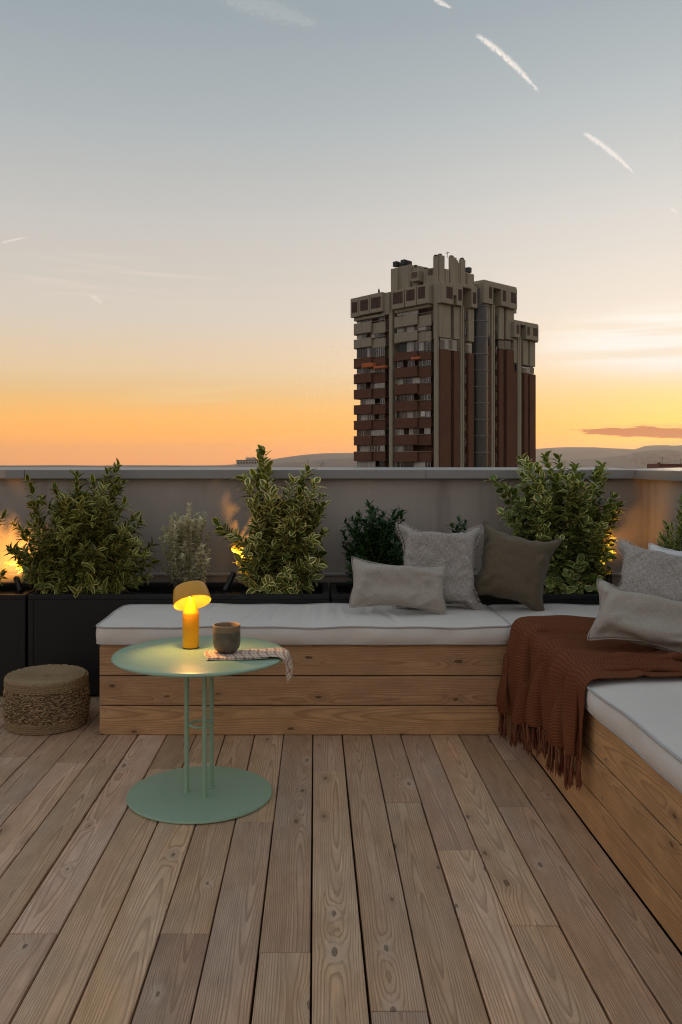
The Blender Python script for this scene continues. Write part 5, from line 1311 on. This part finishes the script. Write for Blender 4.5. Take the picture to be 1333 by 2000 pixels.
# G: shrub left of the frame, a few leaves reach in
shrub('shrub at the left edge of the photo with only its leaf tips in view', (-110, -40, 4.0),
      [(6,1008,4.05),(8,1120,3.98),(2,1128,3.96),(-20,960,None),(-50,940,None),(-90,930,None),(-20,1060,None),(-40,1010,None),(-120,960,None),(-140,1020,None),(-10,1140,3.95)],
      [(-30,1040),(-60,960),(-130,960),(-160,1100),(-60,1150),(-22,1120)], 26,
      LF(0.045, 0.016, fold=0.3, tip=0.8), 'leaf_priv', 'stem', (3.88, 4.1), 0.018, 0.30, (62, 30), 107, 60, (0.75, 1.15), 2, 0.3)
# H: low plant behind the pillows
shrub('low dark plant peeping over the frayed grey pillow', (880, 920, 4.0),
      [(884,1024,4.0),(898,1020,3.98),(910,1021,4.0),(892,1028,3.95),(905,1030,3.95),(870,1050,None),(925,1050,None)],
      [(865,1060),(900,1035),(930,1060),(920,1110),(870,1110)], 10,
      LF(0.036, 0.013, fold=0.3, tip=0.7), 'leaf_dark', 'stem', (3.92, 4.08), 0.014, 0.35, (65, 45), 108, 40, (0.75, 1.15), 2, 0.2)

# ------------------------------------------------------------------ garden spotlights
def spotlight(label, base, aim, energy, size=70, length=0.088, rad=0.0135, blend=0.8):
    base = Vector(base); d_ = (Vector(aim)-base).normalized()
    r = thing('garden_spotlight', label, 'spotlight', (base.x, base.y, 0.418), 'garden spotlights in the planters')
    build('spike', MB().tube([(base.x, base.y, 0.40), (base.x, base.y, base.z-0.004)], [0.003, 0.005], 8), M['spot'], r, True)
    build('bracket', MB().rbox((base.x-0.011, base.y-0.004, base.z-0.014), (base.x+0.011, base.y+0.004, base.z+0.004), 0.001), M['spot'], r)
    a, b = base-d_*0.012, base+d_*length
    mm = MB(); t = a; 
    Mx = d_.to_track_quat('Z', 'Y').to_matrix().to_4x4()
    mm.lathe([(0.0, -0.012), (rad*0.9, -0.012), (rad, -0.009), (rad, length), (rad*0.86, length), (rad*0.84, length-0.012), (0.0, length-0.012)], base, 28, Mx)
    build('barrel', mm, M['spot'], r, True, 40)
    build('lens', MB().lathe([(0.0, length-0.010), (rad*0.8, length-0.010)], base, 20, Mx), M['led'], r)
    l = bpy.data.lights.new('spot_beam', 'SPOT'); o = bpy.data.objects.new('spot_beam', l); C.objects.link(o); o.parent = r
    l.energy = energy; l.color = (1.0, 0.42, 0.07); l.spot_size = math.radians(size); l.spot_blend = blend; l.shadow_soft_size = 0.008
    o.location = base+d_*(length+0.004)-root_loc(r); o.rotation_euler = d_.to_track_quat('-Z', 'Y').to_euler()
    return r
spotlight('black garden spotlight at the left edge shining on the wall', wp(40, 1152, 3.93), wp(2, 1045, 4.25), 11.0, 92)
spotlight('black garden spotlight shining up into the cream-edged shrub', wp(441, 1150, 3.94), wp(503, 1032, 4.12), 9.0, 80)
spotlight('black garden spotlight hidden behind the corner shrub', wp(1190, 1150, 3.93), wp(1190, 1015, 4.10), 2.4, 125)

# ------------------------------------------------------------------ evening haze over the far country
m, g = new_mat('evening_haze')
pv = g.n('ShaderNodeVolumePrincipled'); pv.inputs['Color'].default_value = (1.0, 0.92, 0.86, 1); pv.inputs['Density'].default_value = 4.6e-5; pv.inputs['Anisotropy'].default_value = 0.6
g.out(None, pv.outputs[0])
hz = build('haze', MB().box((-29000, -9000, -33), (29000, 17500, 360)), m); hz['kind'] = 'stuff'; hz['label'] = 'thin evening haze over the far hills'
